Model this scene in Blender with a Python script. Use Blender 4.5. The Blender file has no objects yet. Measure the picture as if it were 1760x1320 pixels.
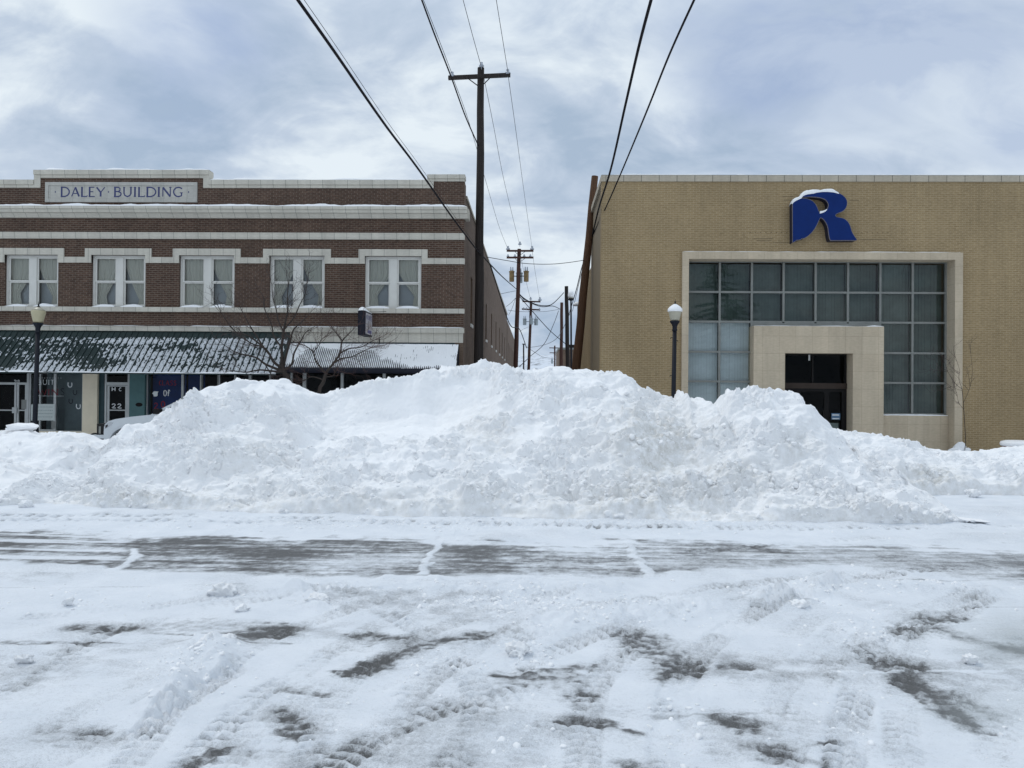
import bpy, bmesh, math, random
import numpy as np
from mathutils import Matrix, Vector, Euler

random.seed(7)
C = bpy.context.scene
COL = C.collection
R = math.radians

# ------------------------------------------------------------------ camera
F, CX, CY = 1322.0, 880.0, 660.0
CAMH = 1.75
YAW, PITCH, ROLL = 0.028, 0.0068, 0.0085
MROT = (Matrix.Rotation(YAW, 3, 'Z') @ Matrix.Rotation(math.pi / 2 + PITCH, 3, 'X') @ Matrix.Rotation(ROLL, 3, 'Z'))
CAMP = Vector((0, 0, CAMH))
cam = bpy.data.cameras.new('camera')
camo = bpy.data.objects.new('camera', cam)
COL.objects.link(camo)
camo.matrix_world = Matrix.Translation(CAMP) @ MROT.to_4x4()
cam.sensor_width = 36
cam.lens = F / 1760 * 36
cam.clip_end = 20000
cam.clip_start = 0.05
C.camera = camo


def ray(px, py):
    return MROT @ Vector(((px - CX) / F, -(py - CY) / F, -1.0))


def P(px, py, Y):
    d = ray(px, py)
    return CAMP + d * (Y / d.y)


def G(px, py, z=0.0):
    d = ray(px, py)
    return CAMP + d * ((z - CAMH) / d.z)


MI = np.array(MROT.transposed())


def proj(x, y, z):
    x, y, z = np.broadcast_arrays(np.asarray(x, float), np.asarray(y, float), np.asarray(z, float) - CAMH)
    cx = MI[0, 0] * x + MI[0, 1] * y + MI[0, 2] * z
    cy = MI[1, 0] * x + MI[1, 1] * y + MI[1, 2] * z
    cz = -(MI[2, 0] * x + MI[2, 1] * y + MI[2, 2] * z)
    cz = np.where(np.abs(cz) < 1e-3, 1e-3, cz)
    return CX + F * cx / cz, CY - F * cy / cz


D = 27.5


def FX(px, py=480):
    return P(px, py, D).x


def FZ(py, px=600):
    return P(px, py, D).z


# ------------------------------------------------------------------ materials
def nt(name):
    m = bpy.data.materials.new(name)
    m.use_nodes = True
    t = m.node_tree
    b = t.nodes['Principled BSDF']
    return m, t, b


def N(t, typ, **kw):
    n = t.nodes.new(typ)
    for k, v in kw.items():
        if k in n.inputs:
            n.inputs[k].default_value = v
        else:
            setattr(n, k, v)
    return n


def col4(c):
    return (c[0], c[1], c[2], 1.0)


def mix(t, fac, a, b, mode='MIX'):
    n = t.nodes.new('ShaderNodeMix')
    n.data_type = 'RGBA'
    n.blend_type = mode
    for i, v in ((0, fac), (6, a), (7, b)):
        if isinstance(v, (tuple, list)):
            n.inputs[i].default_value = col4(v) if len(v) == 3 else v
        elif isinstance(v, (int, float)):
            n.inputs[i].default_value = v
        else:
            t.links.new(v, n.inputs[i])
    return n.outputs[2]


def math_(t, op, a, b=None):
    n = t.nodes.new('ShaderNodeMath')
    n.operation = op
    for i, v in ((0, a), (1, b)):
        if v is None:
            continue
        if isinstance(v, (int, float)):
            n.inputs[i].default_value = v
        else:
            t.links.new(v, n.inputs[i])
    return n.outputs[0]


def ramp(t, fac, stops):
    n = t.nodes.new('ShaderNodeValToRGB')
    e = n.color_ramp.elements
    while len(e) < len(stops):
        e.new(0.5)
    for i, (p, c) in enumerate(stops):
        e[i].position = p
        e[i].color = col4(c) if isinstance(c, (tuple, list)) else (c, c, c, 1)
    t.links.new(fac, n.inputs[0])
    return n.outputs[0]


def noise(t, scale, detail=4, rough=0.55, vec=None, stretch=None):
    n = N(t, 'ShaderNodeTexNoise', Scale=scale, Detail=detail, Roughness=rough)
    if vec is None:
        vec = N(t, 'ShaderNodeTexCoord').outputs['Object']
    if stretch:
        mp = N(t, 'ShaderNodeMapping', Scale=stretch)
        t.links.new(vec, mp.inputs[0])
        vec = mp.outputs[0]
    t.links.new(vec, n.inputs['Vector'])
    return n.outputs[0]


def bump(t, b, h, strength, dist=0.02):
    n = N(t, 'ShaderNodeBump', Strength=strength, Distance=dist)
    t.links.new(h, n.inputs['Height'])
    t.links.new(n.outputs[0], b.inputs['Normal'])


def mat(name, c, rough=0.6, metal=0.0, var=0.18, vscale=3.0, stretch=None, bmp=0.0, bscale=30, spec=0.4):
    m, t, b = nt(name)
    b.inputs['Roughness'].default_value = rough
    b.inputs['Metallic'].default_value = metal
    b.inputs['Specular IOR Level'].default_value = spec
    nz = noise(t, vscale, 5, 0.6, stretch=stretch)
    lo = tuple(x * (1 - var) for x in c)
    hi = tuple(min(1, x * (1 + var)) for x in c)
    t.links.new(ramp(t, nz, [(0.3, lo), (0.7, hi)]), b.inputs['Base Color'])
    if bmp:
        bump(t, b, noise(t, bscale, 3, 0.6, stretch=stretch), bmp)
    return m


def brick_mat(name, c1, c2, mortar, bw=0.21, bh=0.0725, ms=0.010, var=(0.75, 1.2), stain=1.5, offset=0.5, fine=0.06, streaks=0.06):
    m, t, b = nt(name)
    uv = N(t, 'ShaderNodeUVMap').outputs[0]
    br = N(t, 'ShaderNodeTexBrick', Scale=1.0)
    br.offset = offset
    br.inputs['Color1'].default_value = col4(c1)
    br.inputs['Color2'].default_value = col4(c2)
    br.inputs['Mortar'].default_value = col4(mortar)
    br.inputs['Mortar Size'].default_value = ms
    br.inputs['Mortar Smooth'].default_value = 0.3
    br.inputs['Brick Width'].default_value = bw
    br.inputs['Row Height'].default_value = bh
    br.inputs['Bias'].default_value = 0.0
    t.links.new(uv, br.inputs['Vector'])
    n1 = noise(t, stain, 5, 0.65, vec=uv)
    f = ramp(t, n1, [(0.25, var[0]), (0.75, var[1])])
    n2 = noise(t, 18, 2, 0.5, vec=uv, stretch=(0.4, 1.2, 1))
    f2 = ramp(t, n2, [(0.3, 1 - fine), (0.7, 1 + fine)])
    c = mix(t, 1.0, br.outputs['Color'], f, 'MULTIPLY')
    c = mix(t, 1.0, c, f2, 'MULTIPLY')
    # rain streaks and soot
    n3 = noise(t, 1.0, 5, 0.65, vec=uv, stretch=(2.6, 0.22, 1))
    c = mix(t, 1.0, c, ramp(t, n3, [(0.30, 1 - 2.2 * streaks), (0.62, 1.0 + 0.5 * streaks)]), 'MULTIPLY')
    t.links.new(c, b.inputs['Base Color'])
    b.inputs['Roughness'].default_value = 0.85
    b.inputs['Specular IOR Level'].default_value = 0.25
    inv = math_(t, 'SUBTRACT', 1.0, br.outputs['Fac'])
    bump(t, b, inv, 0.5, 0.008)
    return m


def glass_mat(name, tint=(0.8, 0.85, 0.85), ior=1.5, rough=0.01):
    m = bpy.data.materials.new(name)
    m.use_nodes = True
    t = m.node_tree
    t.nodes.clear()
    o = N(t, 'ShaderNodeOutputMaterial')
    tr = N(t, 'ShaderNodeBsdfTransparent', Color=col4(tint))
    gl = N(t, 'ShaderNodeBsdfGlossy', Roughness=rough)
    fr = N(t, 'ShaderNodeFresnel', IOR=ior)
    mx = N(t, 'ShaderNodeMixShader')
    nz = N(t, 'ShaderNodeBump', Strength=0.05, Distance=0.05)
    t.links.new(noise(t, 0.9, 1, 0.5), nz.inputs['Height'])
    t.links.new(nz.outputs[0], gl.inputs['Normal'])
    t.links.new(fr.outputs[0], mx.inputs[0])
    t.links.new(tr.outputs[0], mx.inputs[1])
    t.links.new(gl.outputs[0], mx.inputs[2])
    t.links.new(mx.outputs[0], o.inputs[0])
    return m


def snow_mat(name, c=(0.90, 0.905, 0.915), dirt=True):
    m, t, b = nt(name)
    b.inputs['Roughness'].default_value = 0.7
    b.inputs['Specular IOR Level'].default_value = 0.2
    base = ramp(t, noise(t, 1.7, 5, 0.6), [(0.3, tuple(x * 0.94 for x in c)), (0.7, c)])
    if dirt:
        at = N(t, 'ShaderNodeAttribute', attribute_name='dirt')
        d = math_(t, 'MULTIPLY', at.outputs['Fac'], ramp(t, noise(t, 9, 5, 0.7), [(0.35, 0.0), (0.75, 1.0)]))
        base = mix(t, d, base, (0.50, 0.48, 0.43))
        sp = ramp(t, noise(t, 55, 2, 0.5), [(0.735, 0.0), (0.76, 1.0)])
        sp = math_(t, 'MULTIPLY', sp, ramp(t, noise(t, 1.1, 2, 0.5), [(0.5, 0.0), (0.75, 0.75)]))
        base = mix(t, sp, base, (0.16, 0.14, 0.12))
    t.links.new(base, b.inputs['Base Color'])
    h = math_(t, 'ADD', noise(t, 60, 4, 0.65), math_(t, 'MULTIPLY', noise(t, 220, 2, 0.6), 0.35))
    bump(t, b, h, 0.35, 0.012)
    return m


M = {}
M['snow'] = snow_mat('snow')
M['snow_clean'] = snow_mat('clean_snow', dirt=False)
M['snow_thin'] = snow_mat('thin_snow', (0.66, 0.68, 0.71), dirt=False)
_t = M['snow_thin'].node_tree
_b = _t.nodes['Principled BSDF']
_o = _b.inputs['Base Color'].links[0].from_socket
_f = ramp(_t, noise(_t, 14, 5, 0.75, stretch=(1.4, 0.8, 0.8)), [(0.36, 0.85), (0.56, 0.0)])
_t.links.new(mix(_t, _f, _o, (0.26, 0.29, 0.30)), _b.inputs['Base Color'])
M['brick_dark'] = brick_mat('dark_brick', (0.062, 0.033, 0.023), (0.098, 0.057, 0.039), (0.150, 0.118, 0.094), ms=0.011, var=(0.8, 1.2), stain=0.5, fine=0.25)
M['brick_side'] = brick_mat('common_brick', (0.17, 0.118, 0.085), (0.13, 0.088, 0.064), (0.17, 0.13, 0.10), ms=0.006)
M['brick_tan'] = brick_mat('tan_brick', (0.275, 0.197, 0.103), (0.308, 0.224, 0.122), (0.39, 0.305, 0.187), bw=0.205, bh=0.066, ms=0.009, var=(0.84, 1.12), stain=0.35, fine=0.12, streaks=0.045)
M['terracotta'] = brick_mat('terracotta', (0.52, 0.49, 0.425), (0.58, 0.55, 0.475), (0.24, 0.23, 0.20), bw=0.45, bh=40.0, ms=0.008, var=(0.88, 1.06), stain=0.8, offset=0.0)
M['name_stone'] = brick_mat('name_stone', (0.43, 0.42, 0.385), (0.47, 0.455, 0.415), (0.30, 0.30, 0.28), bw=0.42, bh=40.0, ms=0.006, var=(0.9, 1.06), offset=0.0)
M['coping_stone'] = brick_mat('coping_stone', (0.44, 0.39, 0.31), (0.48, 0.43, 0.345), (0.15, 0.14, 0.12), bw=0.63, bh=40.0, ms=0.012, var=(0.9, 1.06), offset=0.0)
M['stone'] = brick_mat('limestone', (0.50, 0.415, 0.305), (0.53, 0.445, 0.33), (0.40, 0.33, 0.24), bw=0.58, bh=0.62, ms=0.006, var=(0.88, 1.08), stain=0.7, offset=0.0)
M['white_paint'] = mat('white_paint', (0.60, 0.59, 0.55), 0.5, var=0.06)
M['sash_paint'] = mat('sash_paint', (0.62, 0.61, 0.57), 0.5, var=0.05)
M['curtain'] = mat('curtain_cloth', (0.66, 0.62, 0.55), 0.9, var=0.08, stretch=(12, 12, 0.6))
M['shade'] = mat('window_shade', (0.42, 0.43, 0.46), 0.9, var=0.05)
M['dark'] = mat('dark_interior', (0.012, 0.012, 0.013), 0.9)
M['room'] = mat('room_interior', (0.06, 0.065, 0.07), 0.9)
M['glass'] = glass_mat('window_glass')
M['glass_shop'] = glass_mat('shop_glass', (0.85, 0.9, 0.9), 1.2)
M['glass_dim'] = glass_mat('tinted_glass', (0.62, 0.69, 0.67), 1.52)
M['blind_dim'] = mat('dim_blind', (0.25, 0.275, 0.265), 0.9, var=0.25, vscale=1.3)
M['blind_mid'] = mat('mid_blind', (0.19, 0.22, 0.205), 0.9, var=0.3, vscale=1.1)
M['stain'] = mat('wall_stain', (0.13, 0.095, 0.055), 0.9)
M['blind_pale'] = mat('pale_blind', (0.80, 0.84, 0.86), 0.9, var=0.12, vscale=1.2)
M['mullion'] = mat('mullion_metal', (0.20, 0.205, 0.19), 0.5, 0.0, var=0.12)
M['alu'] = mat('dull_aluminium', (0.42, 0.43, 0.42), 0.4, 0.3, var=0.1)
M['bronze'] = mat('bronze_frame', (0.010, 0.009, 0.009), 0.6, 0.0, spec=0.15)
M['header_brown'] = mat('brown_header', (0.040, 0.028, 0.022), 0.6, spec=0.2)
M['tan_render'] = mat('tan_render', (0.21, 0.165, 0.105), 0.8, var=0.07)
M['green_metal'] = mat('green_metal', (0.016, 0.030, 0.029), 0.6, 0.0, var=0.25, vscale=2, spec=0.3)
M['grey_metal'] = mat('corrugated_metal', (0.085, 0.085, 0.095), 0.5, 0.3, var=0.2)
M['navy_trim'] = mat('navy_trim', (0.010, 0.011, 0.019), 0.6, spec=0.2)
M['teal'] = mat('teal_paint', (0.070, 0.15, 0.15), 0.6, var=0.1)
M['teal_dark'] = mat('dark_teal_paint', (0.018, 0.045, 0.052), 0.6)
M['cream'] = mat('cream_plaster', (0.80, 0.70, 0.53), 0.8, var=0.06, bmp=0.2)
M['blue_paint'] = mat('blue_backdrop', (0.012, 0.034, 0.14), 0.8, var=0.2)
M['grey_back'] = mat('grey_backdrop', (0.13, 0.155, 0.165), 0.8, var=0.12)
M['navy_letter'] = mat('navy_letter', (0.035, 0.042, 0.13), 0.5)
M['chalk'] = mat('white_marker', (0.72, 0.74, 0.74), 0.8, var=0.05)
M['red_marker'] = mat('red_marker', (0.20, 0.02, 0.03), 0.8)
M['black_marker'] = mat('black_marker', (0.015, 0.013, 0.018), 0.7)
M['paper'] = mat('paper', (0.56, 0.60, 0.57), 0.85, var=0.05)
M['ink'] = mat('faded_ink', (0.28, 0.34, 0.33), 0.85)
M['logo_blue'] = mat('blue_sign_face', (0.004, 0.022, 0.125), 0.55, var=0.1, spec=0.12)
M['logo_edge'] = mat('sign_edge', (0.20, 0.18, 0.19), 0.5)
M['logo_side'] = mat('dark_sign_side', (0.010, 0.012, 0.03), 0.5)
M['pole_dark'] = mat('dark_creosote_wood', (0.021, 0.016, 0.014), 0.85, var=0.45, vscale=2.5, stretch=(9, 9, 0.5), bmp=0.6, bscale=8)
M['pole_red'] = mat('red_brown_wood', (0.060, 0.026, 0.019), 0.85, var=0.4, vscale=2.5, stretch=(9, 9, 0.5), bmp=0.5, bscale=8)
M['pole_brown'] = mat('orange_brown_wood', (0.085, 0.040, 0.018), 0.8, var=0.35, vscale=2.5, stretch=(9, 9, 0.4), bmp=0.5, bscale=8)
M['steel'] = mat('galvanised_steel', (0.30, 0.31, 0.32), 0.45, 0.6)
M['iron'] = mat('dark_iron', (0.02, 0.019, 0.019), 0.7, 0.0, spec=0.2)
M['porcelain'] = mat('grey_porcelain', (0.36, 0.39, 0.44), 0.3, spec=0.6)
M['can_rust'] = mat('rust_stained_can', (0.20, 0.135, 0.06), 0.6, 0.2, var=0.5, vscale=4)
M['can_grey'] = mat('grey_can', (0.30, 0.34, 0.36), 0.5, 0.2, var=0.1)
M['cable'] = mat('black_cable', (0.007, 0.006, 0.009), 0.7, spec=0.15)
M['cable_grey'] = mat('grey_strand', (0.10, 0.10, 0.11), 0.5, 0.5)
M['lamp_post'] = mat('dark_lamp_paint', (0.008, 0.010, 0.016), 0.55, 0.0, var=0.2, spec=0.22)
M['globe'] = mat('cream_globe', (0.46, 0.415, 0.27), 0.35, var=0.06)
M['globe_pale'] = mat('pale_globe', (0.42, 0.395, 0.31), 0.35, var=0.08)
M['needles'] = mat('pine_needles', (0.03, 0.05, 0.03), 0.8)
M['bark'] = mat('bark', (0.040, 0.031, 0.026), 0.9, var=0.35, vscale=10, bmp=0.5)
M['twig'] = mat('twig_bark', (0.062, 0.047, 0.043), 0.9, var=0.3, vscale=8)
M['twig_red'] = mat('reddish_twig_bark', (0.075, 0.042, 0.036), 0.9, var=0.3, vscale=8)
M['car_white'] = mat('white_car_paint', (0.52, 0.55, 0.57), 0.3, var=0.03, spec=0.6)
M['tyre'] = mat('tyre_rubber', (0.012, 0.012, 0.012), 0.85)
M['car_glass'] = mat('car_window', (0.012, 0.015, 0.018), 0.08, spec=0.7)
M['lens'] = mat('headlight_lens', (0.42, 0.44, 0.46), 0.15, 0.3, spec=0.7)
M['red_pot'] = mat('dark_red_planter', (0.12, 0.022, 0.024), 0.7)
M['panel_sign'] = mat('pale_sign_panel', (0.46, 0.44, 0.46), 0.5, var=0.12, vscale=5)
M['sign_tan'] = mat('tan_sign_print', (0.30, 0.24, 0.20), 0.6)
M['sign_blue'] = mat('blue_sign_print', (0.10, 0.10, 0.22), 0.6)
M['blue_notice'] = mat('blue_notice', (0.10, 0.18, 0.28), 0.6)

# ------------------------------------------------------------------ mesh building
ORI = {}


class MB:
    def __init__(s):
        s.v, s.f, s.uv, s.mi = [], [], [], []

    def face(s, pts, uv=None, mi=0):
        i = len(s.v)
        s.v += [tuple(p) for p in pts]
        s.f.append(tuple(range(i, i + len(pts))))
        if uv is None:
            a, b, c = Vector(pts[0]), Vector(pts[1]), Vector(pts[2])
            n = (b - a).cross(c - a)
            ax, ay, az = abs(n.x), abs(n.y), abs(n.z)
            if ay >= ax and ay >= az:
                uv = [(p[0], p[2]) for p in pts]
            elif ax >= az:
                uv = [(p[1], p[2]) for p in pts]
            else:
                uv = [(p[0], p[1]) for p in pts]
        s.uv.append(uv)
        s.mi.append(mi)

    def box(s, x0, x1, y0, y1, z0, z1, skip=''):
        if x0 > x1: x0, x1 = x1, x0
        if y0 > y1: y0, y1 = y1, y0
        if z0 > z1: z0, z1 = z1, z0
        if 'f' not in skip: s.face([(x0, y0, z0), (x1, y0, z0), (x1, y0, z1), (x0, y0, z1)])
        if 'b' not in skip: s.face([(x1, y1, z0), (x0, y1, z0), (x0, y1, z1), (x1, y1, z1)])
        if 'l' not in skip: s.face([(x0, y1, z0), (x0, y0, z0), (x0, y0, z1), (x0, y1, z1)])
        if 'r' not in skip: s.face([(x1, y0, z0), (x1, y1, z0), (x1, y1, z1), (x1, y0, z1)])
        if 't' not in skip: s.face([(x0, y0, z1), (x1, y0, z1), (x1, y1, z1), (x0, y1, z1)])
        if 'd' not in skip: s.face([(x0, y1, z0), (x1, y1, z0), (x1, y0, z0), (x0, y0, z0)])
        return s

    def prism_x(s, poly, x0, x1):
        """poly of (y, z) counter-clockwise seen from +X, pushed along X."""
        n = len(poly)
        for i in range(n):
            (a, b), (c, d) = poly[i], poly[(i + 1) % n]
            s.face([(x0, a, b), (x0, c, d), (x1, c, d), (x1, a, b)])
        s.face([(x1, a, b) for a, b in poly])
        s.face([(x0, a, b) for a, b in reversed(poly)])
        return s

    def prism_y(s, poly, y0, y1, m_side=0):
        """poly of (x, z), pushed along Y; front at y0."""
        n = len(poly)
        area = sum(poly[i][0] * poly[(i + 1) % n][1] - poly[(i + 1) % n][0] * poly[i][1] for i in range(n))
        if area < 0:
            poly = poly[::-1]
        for i in range(n):
            (a, b), (c, d) = poly[i], poly[(i + 1) % n]
            s.face([(a, y0, b), (a, y1, b), (c, y1, d), (c, y0, d)], mi=m_side)
        s.face([(a, y0, b) for a, b in poly])
        s.face([(a, y1, b) for a, b in reversed(poly)], mi=m_side)
        return s

    def tube(s, pts, rad, n=6, cap=True):
        pts = [Vector(p) for p in pts]
        if not isinstance(rad, (list, tuple)):
            rad = [rad] * len(pts)
        base = len(s.v)
        L = 0.0
        prevn = None
        for i, p in enumerate(pts):
            a = pts[max(0, i - 1)]
            b = pts[min(len(pts) - 1, i + 1)]
            d = (b - a).normalized()
            ref = prevn if prevn is not None else (Vector((0, 0, 1)) if abs(d.z) < 0.9 else Vector((1, 0, 0)))
            u = (ref - d * ref.dot(d))
            if u.length < 1e-6:
                u = d.orthogonal()
            u.normalize()
            w = d.cross(u)
            prevn = u
            for k in range(n):
                an = 2 * math.pi * k / n
                s.v.append(tuple(p + (u * math.cos(an) + w * math.sin(an)) * rad[i]))
        for i in range(len(pts) - 1):
            for k in range(n):
                a = base + i * n + k
                b = base + i * n + (k + 1) % n
                s.f.append((a, b, b + n, a + n))
                s.uv.append([(0, 0)] * 4)
                s.mi.append(0)
        if cap:
            s.f.append(tuple(base + k for k in reversed(range(n))))
            s.uv.append([(0, 0)] * n); s.mi.append(0)
            e = base + (len(pts) - 1) * n
            s.f.append(tuple(e + k for k in range(n)))
            s.uv.append([(0, 0)] * n); s.mi.append(0)
        return s

    def lathe(s, prof, c=(0, 0, 0), n=16):
        base = len(s.v)
        for r, z in prof:
            for k in range(n):
                an = 2 * math.pi * k / n
                s.v.append((c[0] + r * math.cos(an), c[1] + r * math.sin(an), c[2] + z))
        for i in range(len(prof) - 1):
            for k in range(n):
                a = base + i * n + k
                b = base + i * n + (k + 1) % n
                s.f.append((a, b, b + n, a + n)); s.uv.append([(0, 0)] * 4); s.mi.append(0)
        s.f.append(tuple(base + k for k in reversed(range(n)))); s.uv.append([(0, 0)] * n); s.mi.append(0)
        e = base + (len(prof) - 1) * n
        s.f.append(tuple(e + k for k in range(n))); s.uv.append([(0, 0)] * n); s.mi.append(0)
        return s

    def build(s, name, m, parent=None, smooth=False, bevel=0.0):
        o0 = ORI.get(parent.name, Vector((0, 0, 0))) if parent else Vector((0, 0, 0))
        me = bpy.data.meshes.new(name)
        me.from_pydata([(a - o0.x, b - o0.y, c - o0.z) for a, b, c in s.v], [], s.f)
        ul = me.uv_layers.new(name='UVMap')
        flat = [c for f in s.uv for p in f for c in p]
        ul.data.foreach_set('uv', flat)
        ms = m if isinstance(m, (list, tuple)) else [m]
        for k in ms:
            me.materials.append(M[k])
        if len(ms) > 1:
            me.polygons.foreach_set('material_index', s.mi)
        if smooth:
            me.polygons.foreach_set('use_smooth', [True] * len(me.polygons))
        me.update()
        o = bpy.data.objects.new(name, me)
        COL.objects.link(o)
        if parent:
            o.parent = parent
        ORI[o.name] = o0
        if bevel:
            md = o.modifiers.new('bevel', 'BEVEL')
            md.width = bevel
            md.segments = 2
            md.limit_method = 'ANGLE'
        return o


def np_mesh(name, V, faces, m, parent=None, attrs=None, smooth=True):
    """V (n,3) array, faces (k,4) or (k,3) int array."""
    o0 = ORI.get(parent.name, Vector((0, 0, 0))) if parent else Vector((0, 0, 0))
    V = V - np.array(o0)
    me = bpy.data.meshes.new(name)
    me.vertices.add(len(V))
    me.vertices.foreach_set('co', V.astype(np.float32).ravel())
    k = faces.shape[1]
    me.loops.add(faces.size)
    me.loops.foreach_set('vertex_index', faces.astype(np.int32).ravel())
    me.polygons.add(len(faces))
    me.polygons.foreach_set('loop_start', (np.arange(len(faces)) * k).astype(np.int32))
    me.polygons.foreach_set('loop_total', np.full(len(faces), k, np.int32))
    me.update(calc_edges=True)
    for an, av in (attrs or {}).items():
        a = me.attributes.new(an, 'FLOAT', 'POINT')
        a.data.foreach_set('value', av.astype(np.float32).ravel())
    me.materials.append(M[m])
    if smooth:
        me.polygons.foreach_set('use_smooth', np.ones(len(faces), bool))
    o = bpy.data.objects.new(name, me)
    COL.objects.link(o)
    if parent:
        o.parent = parent
    ORI[o.name] = o0
    return o


def grid_faces(n, m):
    i = np.arange(n - 1)[:, None] * m + np.arange(m - 1)[None, :]
    i = i.ravel()
    return np.stack([i, i + 1, i + m + 1, i + m], 1)


def tag(o, label=None, cat=None, group=None, kind=None):
    if label: o['label'] = label
    if cat: o['category'] = cat
    if group: o['group'] = group
    if kind: o['kind'] = kind
    return o


def thing(name, loc, label, cat, group=None):
    o = bpy.data.objects.new(name, None)
    o.empty_display_size = 0.2
    COL.objects.link(o)
    o.location = loc
    ORI[o.name] = Vector(loc)
    return tag(o, label, cat, group)


# ------------------------------------------------------------------ numpy noise
def _h(ix, iy, seed):
    h = (ix.astype(np.int64) * 374761393 + iy.astype(np.int64) * 668265263 + seed * 2147483647 + 12345) & 0xFFFFFFFF
    h = ((h ^ (h >> 13)) * 1274126177) & 0xFFFFFFFF
    h = ((h ^ (h >> 16)) * 2246822519) & 0xFFFFFFFF
    return ((h ^ (h >> 15)) & 0xFFFFFF) / float(0x1000000)


def perlin(x, y, seed=0):
    ix, iy = np.floor(x), np.floor(y)
    fx, fy = x - ix, y - iy
    ux, uy = fx * fx * fx * (fx * (fx * 6 - 15) + 10), fy * fy * fy * (fy * (fy * 6 - 15) + 10)

    def g(dx, dy):
        a = _h(ix + dx, iy + dy, seed) * 2 * np.pi
        return np.cos(a) * (fx - dx) + np.sin(a) * (fy - dy)
    a = g(0, 0) * (1 - ux) + g(1, 0) * ux
    b = g(0, 1) * (1 - ux) + g(1, 1) * ux
    return (a * (1 - uy) + b * uy) * 1.4


def fbm(x, y, octv=4, seed=0, gain=0.5):
    s, a, f = 0, 1.0, 1.0
    for o in range(octv):
        s = s + a * perlin(x * f + 17.3 * o, y * f - 9.1 * o, seed + o)
        a *= gain
        f *= 2.03
    return s


def worley(x, y, seed=0):
    ix, iy = np.floor(x), np.floor(y)
    d = np.full(x.shape, 9.0)
    for dx in (-1, 0, 1):
        for dy in (-1, 0, 1):
            px = ix + dx + _h(ix + dx, iy + dy, seed)
            py = iy + dy + _h(ix + dx, iy + dy, seed + 77)
            d = np.minimum(d, (px - x) ** 2 + (py - y) ** 2)
    return np.sqrt(d)


def ss(a, b, x):
    t = np.clip((x - a) / (b - a), 0, 1)
    return t * t * (3 - 2 * t)


def seg_dist(X, Y, pts):
    """distance to a polyline, arc length along it and signed side offset."""
    best = np.full(X.shape, 1e9)
    S = np.zeros(X.shape)
    T = np.zeros(X.shape)
    acc = 0.0
    for (ax, ay), (bx, by) in zip(pts[:-1], pts[1:]):
        dx, dy = bx - ax, by - ay
        L = math.hypot(dx, dy) + 1e-9
        t = np.clip(((X - ax) * dx + (Y - ay) * dy) / L / L, 0, 1)
        d = np.hypot(X - ax - t * dx, Y - ay - t * dy)
        sd = ((X - ax) * dy - (Y - ay) * dx) / L
        k = d < best
        best = np.where(k, d, best)
        S = np.where(k, acc + t * L, S)
        T = np.where(k, sd, T)
        acc += L
    return best, S, T
# ------------------------------------------------------------------ world and sun
w = bpy.data.worlds.new('World')
C.world = w
w.use_nodes = True
t = w.node_tree
bg = t.nodes['Background']
SUN_EL, SUN_AZ = R(58), R(-65)      # azimuth from +Y towards +X
sky = t.nodes.new('ShaderNodeTexSky')
sky.sky_type = 'NISHITA'
sky.sun_disc = False
sky.sun_elevation = SUN_EL
sky.sun_rotation = SUN_AZ
tc = N(t, 'ShaderNodeTexCoord')
sep = N(t, 'ShaderNodeSeparateXYZ')
t.links.new(tc.outputs['Generated'], sep.inputs[0])
zz = math_(t, 'ADD', math_(t, 'MAXIMUM', sep.outputs[2], 0.0), 0.45)
cmb = N(t, 'ShaderNodeCombineXYZ')
t.links.new(math_(t, 'DIVIDE', sep.outputs[0], zz), cmb.inputs[0])
t.links.new(math_(t, 'DIVIDE', sep.outputs[1], zz), cmb.inputs[1])
mp = N(t, 'ShaderNodeMapping', Rotation=(0, 0, R(-32)), Scale=(1.05, 1.45, 1.0), Location=(3.1, 0.7, 0.0))
t.links.new(cmb.outputs[0], mp.inputs[0])
n1 = N(t, 'ShaderNodeTexNoise', Scale=2.1, Detail=7, Roughness=0.52, Distortion=0.5)
t.links.new(mp.outputs[0], n1.inputs['Vector'])
mp2 = N(t, 'ShaderNodeMapping', Location=(7.3, 2.2, 0.0), Rotation=(0, 0, R(20)), Scale=(1.0, 1.5, 1))
t.links.new(cmb.outputs[0], mp2.inputs[0])
n2 = N(t, 'ShaderNodeTexNoise', Scale=4.5, Detail=6, Roughness=0.6, Distortion=0.6)
t.links.new(mp2.outputs[0], n2.inputs['Vector'])
SB = 0.10
big = math_(t, 'ADD', math_(t, 'MULTIPLY', n1.outputs[0], 0.66), math_(t, 'MULTIPLY', n2.outputs[0], 0.34))
cl = ramp(t, big, [(0.40, (3.4, 4.3, 5.5)), (0.485, (4.6, 5.4, 6.5)), (0.57, (6.8, 7.5, 8.05))])


def sky_uv(px, py):
    d = ray(px, py).normalized()
    return d.x / (max(d.z, 0) + 0.45), d.y / (max(d.z, 0) + 0.45)


# clear gaps in the cloud show the blue sky
gap = None
for (gx_, gy_, rad, am) in ((1500, 60, 0.34, 0.95), (1290, 70, 0.16, 0.6), (355, 40, 0.15, 0.75), (1740, 260, 0.13, 0.55), (300, 170, 0.16, 0.35)):
    dn = t.nodes.new('ShaderNodeVectorMath'); dn.operation = 'DISTANCE'
    t.links.new(cmb.outputs[0], dn.inputs[0])
    a_, b_ = sky_uv(gx_, gy_)
    dn.inputs[1].default_value = (a_, b_, 0)
    g_ = math_(t, 'SUBTRACT', 1.0, math_(t, 'DIVIDE', dn.outputs['Value'], rad))
    g_ = math_(t, 'MULTIPLY', math_(t, 'MAXIMUM', g_, 0.0), am)
    gap = g_ if gap is None else math_(t, 'ADD', gap, g_)
gap = math_(t, 'MULTIPLY', gap, ramp(t, n2.outputs[0], [(0.30, 0.15), (0.72, 1.3)]))
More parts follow.
